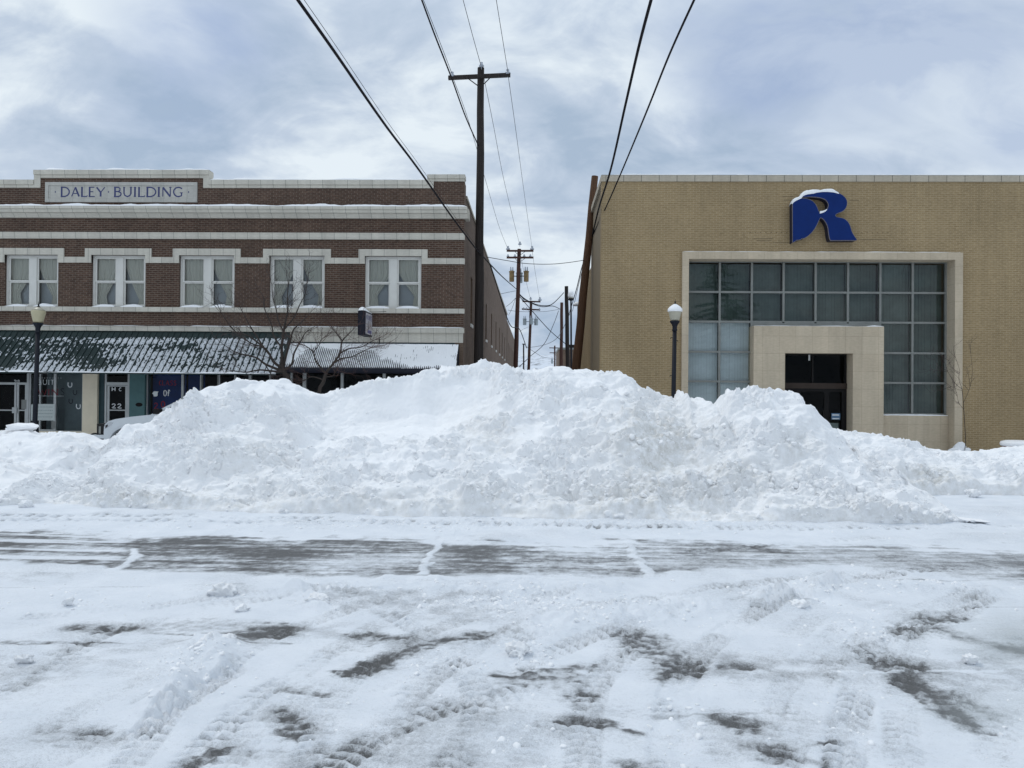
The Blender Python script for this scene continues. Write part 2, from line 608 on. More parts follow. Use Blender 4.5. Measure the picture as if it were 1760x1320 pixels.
gap = math_(t, 'MINIMUM', gap, 0.58)
blue = mix(t, 0.75, sky.outputs[0], (2.5, 3.4, 5.5))
cc = mix(t, gap, cl, blue)
# the cloud deck is brighter overhead than near the horizon
lift = math_(t, 'ADD', 1.0, math_(t, 'MULTIPLY', math_(t, 'MAXIMUM', math_(t, 'SUBTRACT', sep.outputs[2], 0.40), 0.0), 0.6))
cv = t.nodes.new('ShaderNodeVectorMath'); cv.operation = 'SCALE'
t.links.new(cc, cv.inputs[0]); t.links.new(lift, cv.inputs['Scale'])
t.links.new(cv.outputs[0], bg.inputs[0])
bg.inputs[1].default_value = SB

sl = bpy.data.lights.new('sun', 'SUN')
so = bpy.data.objects.new('sun', sl)
COL.objects.link(so)
sl.energy = 0.7
sl.angle = R(18)
sl.color = (1.0, 0.96, 0.90)
sd = Vector((math.sin(SUN_AZ) * math.cos(SUN_EL), math.cos(SUN_AZ) * math.cos(SUN_EL), math.sin(SUN_EL)))
so.rotation_euler = sd.to_track_quat('Z', 'Y').to_euler()
so.location = (-10, -5, 30)

C.view_settings.view_transform = 'Standard'
C.view_settings.look = 'None'
C.view_settings.exposure = 0.22
C.view_settings.gamma = 1.0
C.cycles.use_denoising = True
C.cycles.max_bounces = 10
C.cycles.diffuse_bounces = 7
C.cycles.transparent_max_bounces = 12

# ------------------------------------------------------------------ ground
xf = np.arange(-9.6, 9.6001, 0.016)
gx = [9.6]
while gx[-1] < 900: gx.append(gx[-1] + max(0.06, (gx[-1] - 9.6) * 0.35))
gx = np.array(gx[1:])
xs = np.concatenate([-gx[::-1], xf, gx])
yf = [2.5]
while yf[-1] < 12.2: yf.append(yf[-1] + 0.0040 * yf[-1])
yb = [-1.0]
back = [2.4, 2.0, 1.0, -1, -4, -10, -30, -100, -400]
front = list(np.arange(12.4, 23.9, 0.4)) + [24.0, 24.02, 25.5, 27.0, 30, 36, 45, 60, 80, 120, 200, 400, 900, 2500]
ys = np.array(sorted(back) + yf + front)
GX, GY = np.meshgrid(xs, ys)
fine = ss(2.3, 2.6, GY) * (1 - ss(12.0, 12.4, GY)) * ss(-9.9, -9.5, GX) * (1 - ss(9.5, 9.9, GX))
z0 = np.where(GY < 13, 0.0, np.where(GY < 24.01, -0.45 * np.clip((GY - 13) / 9, 0, 1), -0.33))
U, V = proj(GX, np.maximum(GY, 1.0), 0.0)


def wpts(pl):
    return [(G(a, b).x, G(a, b).y) for a, b in pl]


n_lo = fbm(GX * 0.9, GY * 0.9, 4, 11)
n_md = fbm(GX * 4, GY * 4, 4, 21)
n_hi = fbm(GX * 16, GY * 16, 3, 31)
streak = fbm(GX * 0.7, GY * 8, 4, 41)
streak2 = fbm(GX * 2.2, GY * 26, 3, 51)
film = fbm(GX * 0.45 + 0.3 * n_lo, GY * 0.9, 4, 71)
cover = 0.93 - 0.16 * np.clip(n_lo + 0.2, 0, 1) - 0.30 * ss(-0.05, 0.7, film) * (V > 985) * np.clip(0.7 + 0.8 * fbm(GX * 5, GY * 8, 3, 72), 0, 1)
rough = 0.55 + 0.6 * np.clip(n_lo, -0.6, 0.8)      # how broken the snow surface is
hgt = np.zeros_like(GX)

# the ploughed strip of bare road
bt = np.interp(U, [-400, 0, 150, 235, 400, 700, 740, 1000, 1110, 1200, 1450, 1760, 2200], [905, 908, 912, 925, 924, 925, 935, 940, 925, 930, 938, 948, 955])
bb = np.interp(U, [-400, 0, 205, 380, 500, 740, 900, 1110, 1200, 1450, 1760, 2200], [962, 964, 979, 985, 988, 993, 986, 990, 983, 970, 1002, 1005])
wob = 8 * n_md + 8 * streak + 7 * n_lo
band = ss(-5, 8, V - bt + wob) * (1 - ss(-5, 5, V - bb + wob * 0.5))
bstr = np.interp(U, [0, 230, 600, 760, 1100, 1130, 1450, 1760], [0.80, 0.86, 0.78, 0.70, 0.72, 0.62, 0.50, 0.52])
bd = band * bstr * 0.9 * np.clip(0.78 + 0.42 * streak + 0.30 * streak2 + 0.25 * n_lo + 0.28 * fbm(GX * 6, GY * 9, 4, 55) + 0.25 * n_hi, 0.05, 1.15)
# blown strips of snow inside the strip at the far left
for yy0, ww in ((930, 4.0), (944, 3.0), (958, 5.0), (920, 2.0)):
    k = (1 - ss(ww * 0.5, ww, np.abs(V - yy0 + 4 * streak - (U - 100) * 0.01))) * (1 - ss(195, 240, U + 30 * n_md))
    bd = bd * (1 - 0.85 * k)
k = np.exp(-((U - 640) / 120) ** 2 - ((V - 962) / 9) ** 2) + np.exp(-((U - 1140) / 60) ** 2 - ((V - 968) / 5) ** 2)
bd = bd * (1 - 0.45 * np.clip(k, 0, 1))
cover = cover - bd
rough = rough * (1 - 0.8 * band)
# snow-filled cracks
for pl, wd in (([(785, 905), (758, 935), (740, 955), (724, 978), (730, 988)], 0.042), ([(1048, 905), (1078, 930), (1090, 955), (1108, 975), (1120, 992)], 0.052),
               ([(232, 945), (236, 958), (215, 970), (200, 980)], 0.05), ([(724, 978), (745, 968)], 0.03)):
    d, S_, T_ = seg_dist(GX + 0.05 * n_md, GY + 0.05 * n_lo, wpts(pl))
    kk = 1 - ss(wd * 0.6, wd * 1.5, d)
    cover = np.maximum(cover, kk * (0.80 + 0.2 * n_md))
    hgt += 0.01 * kk
# bare patches (polyline in the picture's road plane, half width in metres, strength)
PATCH = [
    ([(140, 1082), (330, 1072), (485, 1082)], 0.12, 0.42), ([(400, 1100), (485, 1080)], 0.10, 0.80), ([(130, 1079), (220, 1079)], 0.07, 0.55),
    ([(0, 1106), (170, 1103)], 0.015, 0.8), ([(250, 1086), (490, 1094)], 0.018, 0.7), ([(610, 1093), (690, 1098)], 0.05, 0.85),
    ([(615, 1155), (660, 1132), (715, 1110), (820, 1092)], 0.070, 0.9), ([(620, 1152), (660, 1140)], 0.09, 0.7),
    ([(476, 1225), (505, 1240), (525, 1255)], 0.055, 0.9), ([(325, 1320), (350, 1300), (385, 1284)], 0.05, 0.85), ([(180, 1262), (190, 1275)], 0.05, 0.5),
    ([(105, 1258), (150, 1262)], 0.08, 0.35), ([(880, 1165), (970, 1158)], 0.09, 0.75), ([(985, 1145), (1010, 1142)], 0.05, 0.6), ([(850, 1162), (866, 1165)], 0.03, 0.9),
    ([(1106, 1098), (1130, 1120), (1165, 1140)], 0.13, 0.72), ([(1140, 1160), (1185, 1152)], 0.10, 0.6), ([(1240, 1148), (1290, 1150)], 0.03, 0.55),
    ([(1560, 1085), (1600, 1062), (1640, 1060)], 0.10, 0.75), ([(1610, 1075), (1655, 1097)], 0.05, 0.6), ([(1725, 1112), (1765, 1118)], 0.09, 0.75),
    ([(1500, 1120), (1540, 1142), (1570, 1150)], 0.12, 0.65), ([(1550, 1168), (1605, 1200), (1640, 1225)], 0.07, 0.8), ([(1640, 1225), (1665, 1245)], 0.05, 0.85),
    ([(1600, 1185), (1700, 1222)], 0.07, 0.45), ([(975, 1238), (1060, 1246), (1095, 1255)], 0.035, 0.8), ([(985, 1190), (1030, 1192)], 0.03, 0.5),
    ([(1235, 1235), (1290, 1247)], 0.06, 0.7), ([(1300, 1290), (1340, 1300)], 0.05, 0.85), ([(1080, 1315), (1110, 1312)], 0.05, 0.75), ([(1400, 1275), (1430, 1270)], 0.02, 0.6),
    ([(1360, 1300), (1420, 1310)], 0.05, 0.45), ([(1660, 1255), (1705, 1258)], 0.03, 0.6), ([(420, 1300), (460, 1296)], 0.05, 0.4),
    ([(500, 1178), (560, 1195)], 0.04, 0.5), ([(960, 1180), (1040, 1215)], 0.12, 0.25), ([(1300, 940), (1340, 947)], 0.1, 0.4),
]
def window(P2, m_):
    x_, y_ = [p[0] for p in P2], [p[1] for p in P2]
    j0, j1 = np.searchsorted(xs, (min(x_) - m_, max(x_) + m_))
    i0, i1 = np.searchsorted(ys, (min(y_) - m_, max(y_) + m_))
    return slice(i0, max(i1, i0 + 1)), slice(j0, max(j1, j0 + 1))


spk_ = np.clip(0.62 + 0.9 * fbm(GX * 13, GY * 15, 3, 58), 0.15, 1.15)
for pl, wd, st in PATCH:
    P2 = wpts(pl)
    sl_ = window(P2, wd * 3 + 0.2)
    md_, V_s = n_md[sl_], V[sl_]
    d, S_, T_ = seg_dist(GX[sl_] + 0.06 * md_, GY[sl_] + 0.05 * md_ + 0.03 * streak[sl_], P2)
    nearw = ss(1010, 1150, V_s)
    q = 1 - d / (wd * 1.5) + (0.50 - 0.32 * nearw) * streak2[sl_] + (0.35 + 0.25 * nearw) * n_hi[sl_] + (0.25 + 0.25 * nearw) * md_
    kk = ss(-0.1, 1.0, q) * (d < wd * 3)
    halo = (1 - ss(wd * 0.4, wd * 2.8, d + 0.05 * md_))
    cover[sl_] -= st * (0.78 * kk * spk_[sl_] + 0.27 * halo)
    hgt[sl_] -= 0.006 * kk
# glazed icy area at the right edge
ice = np.exp(-((U - 1740) / 110) ** 2 - ((V - 1095) / 55) ** 2) * 0.9 + np.exp(-((U - 1700) / 90) ** 2 - ((V - 1225) / 35) ** 2) * 0.6
ice = np.clip(ice + 0.3 * n_lo * (ice > 0.15), 0, 1)
cover = cover - 0.22 * ice
rough = rough * (1 - 0.8 * ice)

# broken, chunky snow
def lump(e, amt):
    return amt * np.exp(-((U - e[0]) / e[2]) ** 2 - ((V - e[1]) / e[3]) ** 2)
rk = np.zeros_like(GX)
chunky = np.zeros_like(GX)
for e, a in (((850, 1035, 260, 26), 1.0), ((560, 1035, 60, 20), 0.7), ((1040, 1050, 160, 28), 0.9), ((1350, 1020, 110, 20), 0.9), ((330, 1145, 70, 40), 0.8),
             ((1160, 1230, 50, 90), 0.3), ((1470, 1200, 50, 100), 0.3), ((830, 1250, 170, 60), 0.45), ((760, 1150, 120, 40), 0.4), ((1560, 1010, 160, 12), 0.6),
             ((150, 1030, 160, 24), 0.35), ((860, 900, 700, 10), 0.8), ((1490, 1090, 70, 40), 0.6), ((910, 1120, 50, 40), 0.7)):
    chunky = np.maximum(chunky, lump(e, a))
wl = np.clip(0.55 - worley(GX * 9, GY * 9, 5), 0, 1) * 0.042 + np.clip(0.5 - worley(GX * 24, GY * 24, 6), 0, 1) * 0.024
hgt += cover.clip(0, 1) * (0.030 * n_lo * (1 - 0.7 * band) + (0.007 + 0.02 * chunky) * n_md * rough.clip(0.15, 1.4) + 0.004 * n_hi * (0.3 + chunky)) + wl * chunky * 1.25
hgt += 0.003 * streak2 * (1 - chunky)
# soft ridges pushed up by the plough and the tyres
def ridge(pl, wd, ht, seed):
    P2 = wpts(pl)
    sl_ = window(P2, wd * 3)
    d, S_, T_ = seg_dist(GX[sl_], GY[sl_], P2)
    kk = np.exp(-(d / wd) ** 2)
    hgt[sl_] += ht * kk * (0.75 + 0.6 * n_md[sl_] + 0.4 * perlin(S_ * 3, T_ * 3, seed))
    rk[sl_] = np.maximum(rk[sl_], kk * min(1, ht / 0.06))
ridge([(1310, 1040), (1345, 1030), (1390, 1022), (1425, 1005)], 0.16, 0.11, 1)
ridge([(940, 1080), (1030, 1062), (1100, 1050), (1200, 1040)], 0.25, 0.06, 2)
ridge([(560, 1005), (700, 1010), (900, 1012), (1050, 1008)], 0.2, 0.05, 3)
ridge([(270, 1230), (310, 1190), (350, 1160), (375, 1120), (360, 1105)], 0.13, 0.09, 4)
ridge([(1500, 1008), (1620, 1012), (1760, 1020)], 0.12, 0.05, 5)
ridge([(505, 1010), (530, 1030), (550, 1045)], 0.10, 0.07, 6)
ridge([(660, 925 + 70), (900, 1000)], 0.1, 0.04, 7)

# tyre tracks: shallow troughs with chevron tread
def track(pl, wd, dep, pitch=0.085, tread=0.016, seed=0, soft=1.0, gp=None):
    gp = (0.42 if tread > 0.0115 else (0.22 if tread > 0.009 else 0.12)) if gp is None else gp
    P2 = wpts(pl)
    # smooth the polyline
    q = [P2[0]]
    for a, b, c in zip(P2[:-2], P2[1:-1], P2[2:]):
        for s_ in (0.25, 0.5, 0.75):
            q.append(((1 - s_) ** 2 * (a[0] + b[0]) / 2 + 2 * s_ * (1 - s_) * b[0] + s_ ** 2 * (b[0] + c[0]) / 2,
                      (1 - s_) ** 2 * (a[1] + b[1]) / 2 + 2 * s_ * (1 - s_) * b[1] + s_ ** 2 * (b[1] + c[1]) / 2))
    q.append(P2[-1])
    sl_ = window(q, wd * 1.6)
    X_, Y_ = GX[sl_], GY[sl_]
    d, S_, T_ = seg_dist(X_, Y_, q)
    inside = 1 - ss(wd * 0.85, wd * 1.05, d)
    worn = np.clip(0.62 + 1.3 * fbm(X_ * 1.7, Y_ * 1.7, 3, 90 + seed), 0, 1)
    ph = S_ / pitch * 2 * np.pi + np.abs(T_) / wd * 2.2
    tr = np.clip(np.sin(ph) * 1.6, -1, 1) * (1 - ss(wd * 0.72, wd * 0.92, d)) * ss(wd * 0.06, wd * 0.14, np.abs(T_))
    clod = np.clip(0.55 - worley(S_ / pitch * 0.9, T_ / pitch * 1.1 + seed, 95 + seed), 0, 1)
    hgt[sl_] += inside * (-dep * soft * 0.8 + worn * tread * 1.15 * tr + 0.02 * clod * (dep > 0.006))
    cover[sl_] -= inside * worn * (0.04 + gp * ss(0.25, -0.5, tr) * ss(0.0, wd * 0.1, np.abs(T_)) * (1 - ss(wd * 0.75, wd * 0.95, d)) * np.clip(0.75 + 0.8 * n_md[sl_], 0, 1.2) + 0.10 * np.clip(n_hi[sl_] + 0.2, 0, 1))  # cover cut in tread gaps: scuffed snow plus painted shade the relief lacks
track([(1150, 1330), (1150, 1240), (1165, 1170), (1215, 1110), (1290, 1055), (1420, 1010), (1540, 985)], 0.11, 0.018, seed=1, tread=0.022)
track([(1450, 1330), (1455, 1250), (1480, 1170), (1520, 1105), (1600, 1050), (1700, 1025)], 0.11, 0.014, seed=2, tread=0.022)
track([(240, 1262), (300, 1222), (350, 1185), (400, 1150)], 0.075, 0.045, pitch=0.06, tread=0.022, seed=3)
track([(300, 1330), (370, 1260), (420, 1210), (470, 1170)], 0.10, 0.014, seed=4)
track([(0, 1190), (80, 1155), (150, 1105), (190, 1080)], 0.09, 0.010, seed=5, tread=0.010)
track([(880, 1150), (990, 1100), (1090, 1080), (1150, 1060)], 0.10, 0.012, seed=6, tread=0.018)
track([(700, 1200), (760, 1150), (850, 1110), (980, 1070), (1120, 1030)], 0.11, 0.014, seed=7, tread=0.016)
track([(560, 1000), (700, 1070), (740, 1100)], 0.10, 0.008, seed=8, tread=0.010)
track([(0, 892), (300, 893), (700, 898), (1100, 905)], 0.13, 0.014, pitch=0.16, tread=0.020, seed=9)
track([(-40, 886), (300, 886), (600, 891), (760, 897)], 0.12, 0.012, pitch=0.16, tread=0.018, seed=10)
track([(1000, 905), (1300, 908), (1560, 905), (1800, 903)], 0.14, 0.010, pitch=0.13, tread=0.014, seed=11)
track([(1180, 950), (1350, 930), (1560, 922)], 0.12, 0.004, pitch=0.12, tread=0.008, seed=12)
track([(560, 1330), (640, 1270), (760, 1215), (900, 1190)], 0.11, 0.010, seed=13, tread=0.012)
for sd_, (x0, y0, x1, y1, x2, y2) in enumerate([(0, 1290, 180, 1200, 330, 1120), (60, 1330, 230, 1220, 360, 1150), (1230, 1330, 1260, 1180, 1400, 1060), (1300, 1330, 1330, 1190, 1440, 1080), (560, 1120, 700, 1040, 900, 1000),
                                               (900, 1330, 960, 1220, 1080, 1120), (1600, 1330, 1640, 1200, 1760, 1100), (1690, 1330, 1730, 1230, 1800, 1160), (0, 1060, 260, 1040, 520, 1010), (430, 1330, 520, 1190, 640, 1090), (380, 1330, 450, 1210, 560, 1120), (1240, 1010, 1420, 985, 1700, 975), (640, 1330, 700, 1200, 860, 1080)]):
    track([(x0, y0), (x1, y1), (x2, y2)], 0.085 + 0.012 * (sd_ % 3), 0.004, pitch=0.06 + 0.012 * (sd_ % 4), tread=0.008, seed=30 + sd_)
for sd_, (x0, y0, x1, y1, x2, y2, x3, y3) in enumerate([(30, 1150, 240, 1060, 520, 1015, 760, 1000), (640, 1180, 900, 1070, 1200, 1010, 1480, 985), (520, 1330, 560, 1200, 700, 1090, 980, 1015),
                                               (1000, 1330, 1010, 1180, 1100, 1060, 1290, 1005), (1560, 1330, 1540, 1200, 1580, 1090, 1690, 1030), (1340, 1330, 1390, 1170, 1520, 1060, 1720, 1005), (200, 1330, 330, 1180, 480, 1080, 700, 1020)]):
    track([(x0, y0), (x1, y1), (x2, y2), (x3, y3)], 0.10, 0.005, pitch=0.075, tread=0.011, seed=60 + sd_, gp=0.20)
track([(760, 1330), (820, 1270), (830, 1200), (790, 1140)], 0.11, 0.008, seed=14, tread=0.010)

for (x0, y0, x1, y1, wd, st) in ((0, 1103, 500, 1106, 0.012, 0.6), (1640, 1040, 1800, 1042, 0.012, 0.4), (560, 1152, 700, 1150, 0.01, 0.5), (890, 1148, 1160, 1150, 0.012, 0.35), (1420, 1156, 1720, 1150, 0.014, -0.5),
                                 (1060, 1042, 1400, 1036, 0.014, 0.3), (1500, 1075, 1700, 1068, 0.012, -0.5), (1120, 1228, 1500, 1224, 0.012, 0.3), (0, 1010, 420, 1006, 0.015, 0.25), (1540, 1000, 1800, 996, 0.02, 0.4)):
    P2 = wpts([(x0, y0), (x1, y1)])
    sl_ = window(P2, 0.3)
    d, S_, T_ = seg_dist(GX[sl_], GY[sl_] + 0.02 * n_lo[sl_], P2)
    cover[sl_] -= st * (1 - ss(wd * 0.5, wd * 1.6, d)) * np.clip(0.6 + 1.0 * fbm(S_ * 1.5, S_ * 0 + y0, 3, 97), 0, 1)
cover = np.maximum(cover, 0.92 * np.clip(rk * 1.6, 0, 1))
cover = np.clip(cover, 0, 1)
Zg = z0 + hgt * fine
Zg += (1 - fine) * (0.05 * fbm(GX * 0.5, GY * 0.5, 3, 61)) * (np.abs(GX) < 60) * (GY > -20) * (GY < 24)
M_attr = {'cover': cover * fine + (1 - fine) * 0.95, 'ice': ice * fine}

m, t, b = nt('snowy_road')
at = N(t, 'ShaderNodeAttribute', attribute_name='cover').outputs['Fac']
ic = N(t, 'ShaderNodeAttribute', attribute_name='ice').outputs['Fac']
obj = N(t, 'ShaderNodeTexCoord').outputs['Object']
g1 = noise(t, 45, 4, 0.7, vec=obj)
g2 = noise(t, 5, 4, 0.6, vec=obj, stretch=(0.5, 7, 1))
g3 = noise(t, 190, 2, 0.6, vec=obj)
k = math_(t, 'ADD', at, math_(t, 'MULTIPLY', math_(t, 'SUBTRACT', g1, 0.5), 0.62))
k = math_(t, 'ADD', k, math_(t, 'MULTIPLY', math_(t, 'SUBTRACT', g2, 0.5), 0.12))
k = math_(t, 'ADD', k, math_(t, 'MULTIPLY', math_(t, 'SUBTRACT', g3, 0.5), 0.7))
snowc = ramp(t, noise(t, 2.2, 5, 0.6, vec=obj), [(0.3, (0.71, 0.745, 0.79)), (0.7, (0.81, 0.835, 0.87))])
asph = ramp(t, g3, [(0.3, (0.074, 0.074, 0.075)), (0.7, (0.148, 0.148, 0.148))])
packed = mix(t, 0.6, asph, (0.5, 0.52, 0.54))
c1 = mix(t, ramp(t, k, [(0.05, 0.0), (0.48, 1.0)]), asph, packed)
c2 = mix(t, ramp(t, k, [(0.34, 0.0), (0.84, 1.0)]), c1, snowc)
c3 = mix(t, math_(t, 'MULTIPLY', ic, 0.45), c2, (0.50, 0.55, 0.56))
t.links.new(c3, b.inputs['Base Color'])
rr = mix(t, ic, (0.75, 0.75, 0.75), (0.33, 0.33, 0.33))
t.links.new(rr, b.inputs['Roughness'])
b.inputs['Specular IOR Level'].default_value = 0.3
h = math_(t, 'ADD', math_(t, 'MULTIPLY', g1, 0.8), math_(t, 'MULTIPLY', g3, 0.4))
h = math_(t, 'ADD', h, math_(t, 'MULTIPLY', g2, 0.25))
h = math_(t, 'ADD', h, math_(t, 'MULTIPLY', k, 0.6))
bump(t, b, h, 0.55, 0.014)
M['road'] = m
Vv = np.stack([GX, GY, Zg], -1).reshape(-1, 3)
ground = np_mesh('snowy_road', Vv, grid_faces(*GX.shape), 'road', attrs=M_attr)
tag(ground, kind='structure')


# ------------------------------------------------------------------ snow heaps
def ico(sub, seed):
    bm = bmesh.new()
    bmesh.ops.create_icosphere(bm, subdivisions=sub, radius=1.0)
    rg = np.random.RandomState(seed)
    v = np.array([x.co[:] for x in bm.verts])
    f = np.array([[q.index for q in x.verts] for x in bm.faces])
    bm.free()
    # a few random cutting planes make it angular
    for i in range(7):
        n = rg.normal(size=3); n /= np.linalg.norm(n)
        d = rg.uniform(0.45, 0.88)
        over = np.maximum(v @ n - d, 0)
        v = v - over[:, None] * n * 0.85
    v *= 1 + 0.16 * fbm(v[:, :1] * 2.3 + v[:, 2:] * 1.7 + seed, v[:, 1:2] * 2.3 - v[:, 2:] * 1.3, 3, seed)
    return v, f


TPL = [ico(2, s) for s in range(6)]
TPL3 = [ico(3, 20 + s) for s in range(6)]
rng = np.random.RandomState(3)


def rot_rand(v, tilt=0.6):
    a, b_, c_ = rng.uniform(0, 6.28), rng.uniform(-tilt, tilt), rng.uniform(-tilt, tilt)
    E = np.array(Euler((b_, c_, a)).to_matrix())
    return v @ E.T


def chunks(centres, sizes, flat=0.7, big=0.05):
    Vs, Fs, off = [], [], 0
    for c, s in zip(centres, sizes):
        v, f = (TPL3 if s > big else TPL)[rng.randint(6)]
        sc = np.array([1, 1, flat]) * np.array([rng.uniform(0.75, 1.25), rng.uniform(0.75, 1.25), 1.0]) * s
        vv = rot_rand(v * sc) + c
        Vs.append(vv); Fs.append(f + off); off += len(vv)
    return np.concatenate(Vs), np.concatenate(Fs)


# crest of the heap as read off the picture
CREST = [(-120, 885), (-40, 874), (17, 857), (60, 829), (115, 796), (150, 773), (172, 769), (190, 766), (205, 763), (219, 757), (234, 745), (246, 736), (259, 727), (277, 712), (298, 697), (322, 684), (350, 671), (378, 664), (392, 655), (402, 652), (440, 653), (452, 657), (470, 651), (484, 650),
         (493, 655), (505, 661), (520, 668), (532, 674), (552, 677), (572, 671), (600, 666), (620, 656), (645, 651), (680, 648), (712, 644), (728, 636), (745, 632), (770, 630), (800, 628), (818, 624), (826, 617), (834, 617), (842, 622), (858, 624),
         (872, 626), (884, 632), (900, 634), (920, 636), (932, 633), (945, 629), (975, 630), (985, 636), (1003, 634), (1018, 636), (1045, 638), (1062, 637), (1082, 646), (1092, 657), (1112, 668), (1135, 676), (1150, 681), (1166, 683), (1176, 672), (1183, 684), (1196, 687),
         (1213, 682), (1224, 689), (1232, 698), (1241, 679), (1256, 668), (1280, 669), (1296, 661), (1310, 666), (1332, 668), (1362, 672), (1372, 678), (1382, 692), (1398, 710), (1415, 726), (1430, 740), (1445, 752), (1480, 778), (1540, 812), (1600, 852), (1650, 892), (1700, 905)]
TOE = [(-60, 872), (20, 868), (100, 866), (300, 878), (600, 884), (800, 888), (900, 892), (1060, 894), (1200, 897), (1500, 899), (1640, 897), (1760, 897)]


def heap(name, crest, toe, Xr, dx, yc_ctl, back_run, front_rows, seed, lip, amp, scoop=None, label=None, nchunk=2000, chunk_hi=0.07, zback=-0.3, front_shape=None, dirt_spots=(), settle=None, ledge=None):
    X = np.arange(Xr[0], Xr[1], dx)
    Yc = np.interp(X, *zip(*yc_ctl)) + 0.25 * perlin(X * 0.9, X * 0 + 3.3, seed)
    # toe line
    tx = np.array([G(a, b).x for a, b in toe]); ty = np.array([G(a, b).y for a, b in toe])
    Yt = np.interp(X, tx, ty) + 0.10 * perlin(X * 1.3, X * 0 + 8.1, seed + 1) + 0.05 * perlin(X * 5, X * 0 + 8.1, seed + 2)
    zc = np.full_like(X, 1.0)
    for _ in range(4):
        u, v = proj(X, Yc, zc)
        yy = np.interp(u, *zip(*crest))
        for i in range(len(X)):
            zc[i] = P(u[i], yy[i], Yc[i]).z
    zc = np.maximum(zc, 0.02)
    nf = front_rows
    T = np.concatenate([np.linspace(-0.02, 1, nf), 1 + np.linspace(0, 1, max(12, nf // 4))[1:] ** 1.2])
    TT, XX = np.meshgrid(T, X, indexing='ij')
    YC, YT, ZC = np.broadcast_to(Yc, TT.shape), np.broadcast_to(Yt, TT.shape), np.broadcast_to(zc, TT.shape)
    YY = np.where(TT <= 1, YT + TT * (YC - YT), YC + (TT - 1) * back_run)
    tt = np.clip(TT, 0, 1)
    wv = 0.06 * perlin(XX * 1.1, TT * 2, seed + 4)
    tw = np.clip(tt + wv * np.sin(tt * np.pi), 0, 1)
    if front_shape is None:
        S = lip * ss(-0.005, 0.05, tt) + (1 - lip) * (0.55 * tw ** 1.12 + 0.45 * ss(0, 1, tw))
    else:
        S = np.interp(tw, *zip(*front_shape))
    if ledge is not None:
        uu0, _v = proj(XX, YC, ZC)
        mX = ss(ledge[0] - 40, ledge[0] + 40, uu0 + 25 * perlin(XX * 2, TT * 4, seed + 6)) * (1 - ss(ledge[1] - 50, ledge[1] + 50, uu0 + 25 * perlin(XX * 2, TT * 4, seed + 7)))
        S2 = np.interp(tw, [0, 0.03, 0.40, 0.66, 0.76, 0.84, 1.0], [0, 0.10, 0.36, 0.485, 0.53, 0.62, 1.0])
        S = S * (1 - mX) + S2 * mX
    ZZ = np.where(TT <= 1, ZC * S, zback + (ZC - zback) * (1 - ss(0, 1, TT - 1)))
    ZZ = np.where(TT < 0, -0.05, ZZ)
    u, v = proj(XX, YY, ZZ)
    sm = np.zeros_like(TT)
    if scoop is not None:
        for (cx, cy, rx, ry, an, dpt) in scoop:
            ca, sa = math.cos(an), math.sin(an)
            du, dv = (u - cx) * ca + (v - cy) * sa, -(u - cx) * sa + (v - cy) * ca
            rr_ = np.sqrt((du / rx) ** 2 + (dv / ry) ** 2) + 0.26 * fbm(XX * 1.6, (YY + ZZ) * 1.6, 4, seed + 40)
            kk = 1 - ss(0.72, 1.05, rr_)
            sm = np.maximum(sm, kk if dpt > 0 else 0)
            YY = YY + dpt * kk * (1 - np.clip(rr_, 0, 1) ** 2)
    edge = np.clip(ZC / 0.5, 0.08, 1)
    damp = (1 - 0.88 * sm) * edge * ss(-0.02, 0.06, TT)
    nA = fbm(XX * 0.9, YY * 1.1 + ZZ * 0.8, 4, seed + 10)
    nB = fbm(XX * 3.2, YY * 2.6 + ZZ * 2.5, 4, seed + 20)
    dome = lambda q, r_: 0.6 * np.clip(1 - (q / r_) ** 2, 0, 1) ** 0.8
    w1 = dome(worley(XX * 3.0 + 0.7 * nB, (YY + ZZ) * 2.7 + 0.4 * nA, seed + 31), 0.66)
    w2 = dome(worley(XX * 7.5 + 0.6 * nB, (YY + ZZ) * 6.5, seed + 32), 0.62)
    w3 = dome(worley(XX * 17 + 0.7 * nB, (YY + ZZ) * 15, seed + 33), 0.6)
    nD = fbm(XX * 14, (YY + ZZ) * 11, 3, seed + 50)
    patch = np.clip(0.62 + 1.5 * fbm(XX * 0.8, (YY + ZZ) * 1.0, 3, seed + 60), 0.06, 1.35)
    crestk = 1 - 0.75 * np.exp(-((TT - 1) / 0.06) ** 2)
    dd = amp * damp * (0.20 * nA * crestk + 0.075 * nB * (0.4 + 0.6 * crestk) + patch * (0.11 * w1 * (0.3 + 0.7 * crestk) + 0.115 * w2 * (0.5 + 0.5 * crestk) * np.clip(0.5 + 1.2 * nB, 0.1, 1.4) + 0.075 * w3) + 0.020 * nD * patch)
    dd = dd + 0.012 * fbm(XX * 3.5, (YY + ZZ) * 0.7, 3, seed + 70) * sm + 0.005 * nD
    sl = np.arctan2(ZC, YC - YT) * np.clip(1.2 - tt * 0.5, 0, 1)
    ny, nz = np.where(TT <= 1, -np.sin(sl), 0.4), np.where(TT <= 1, np.cos(sl), 0.9)
    YY = YY + dd * ny
    ZZ = ZZ + dd * nz
    XX = XX + damp * 0.05 * perlin(XX * 5, (YY + ZZ) * 5, seed + 80)
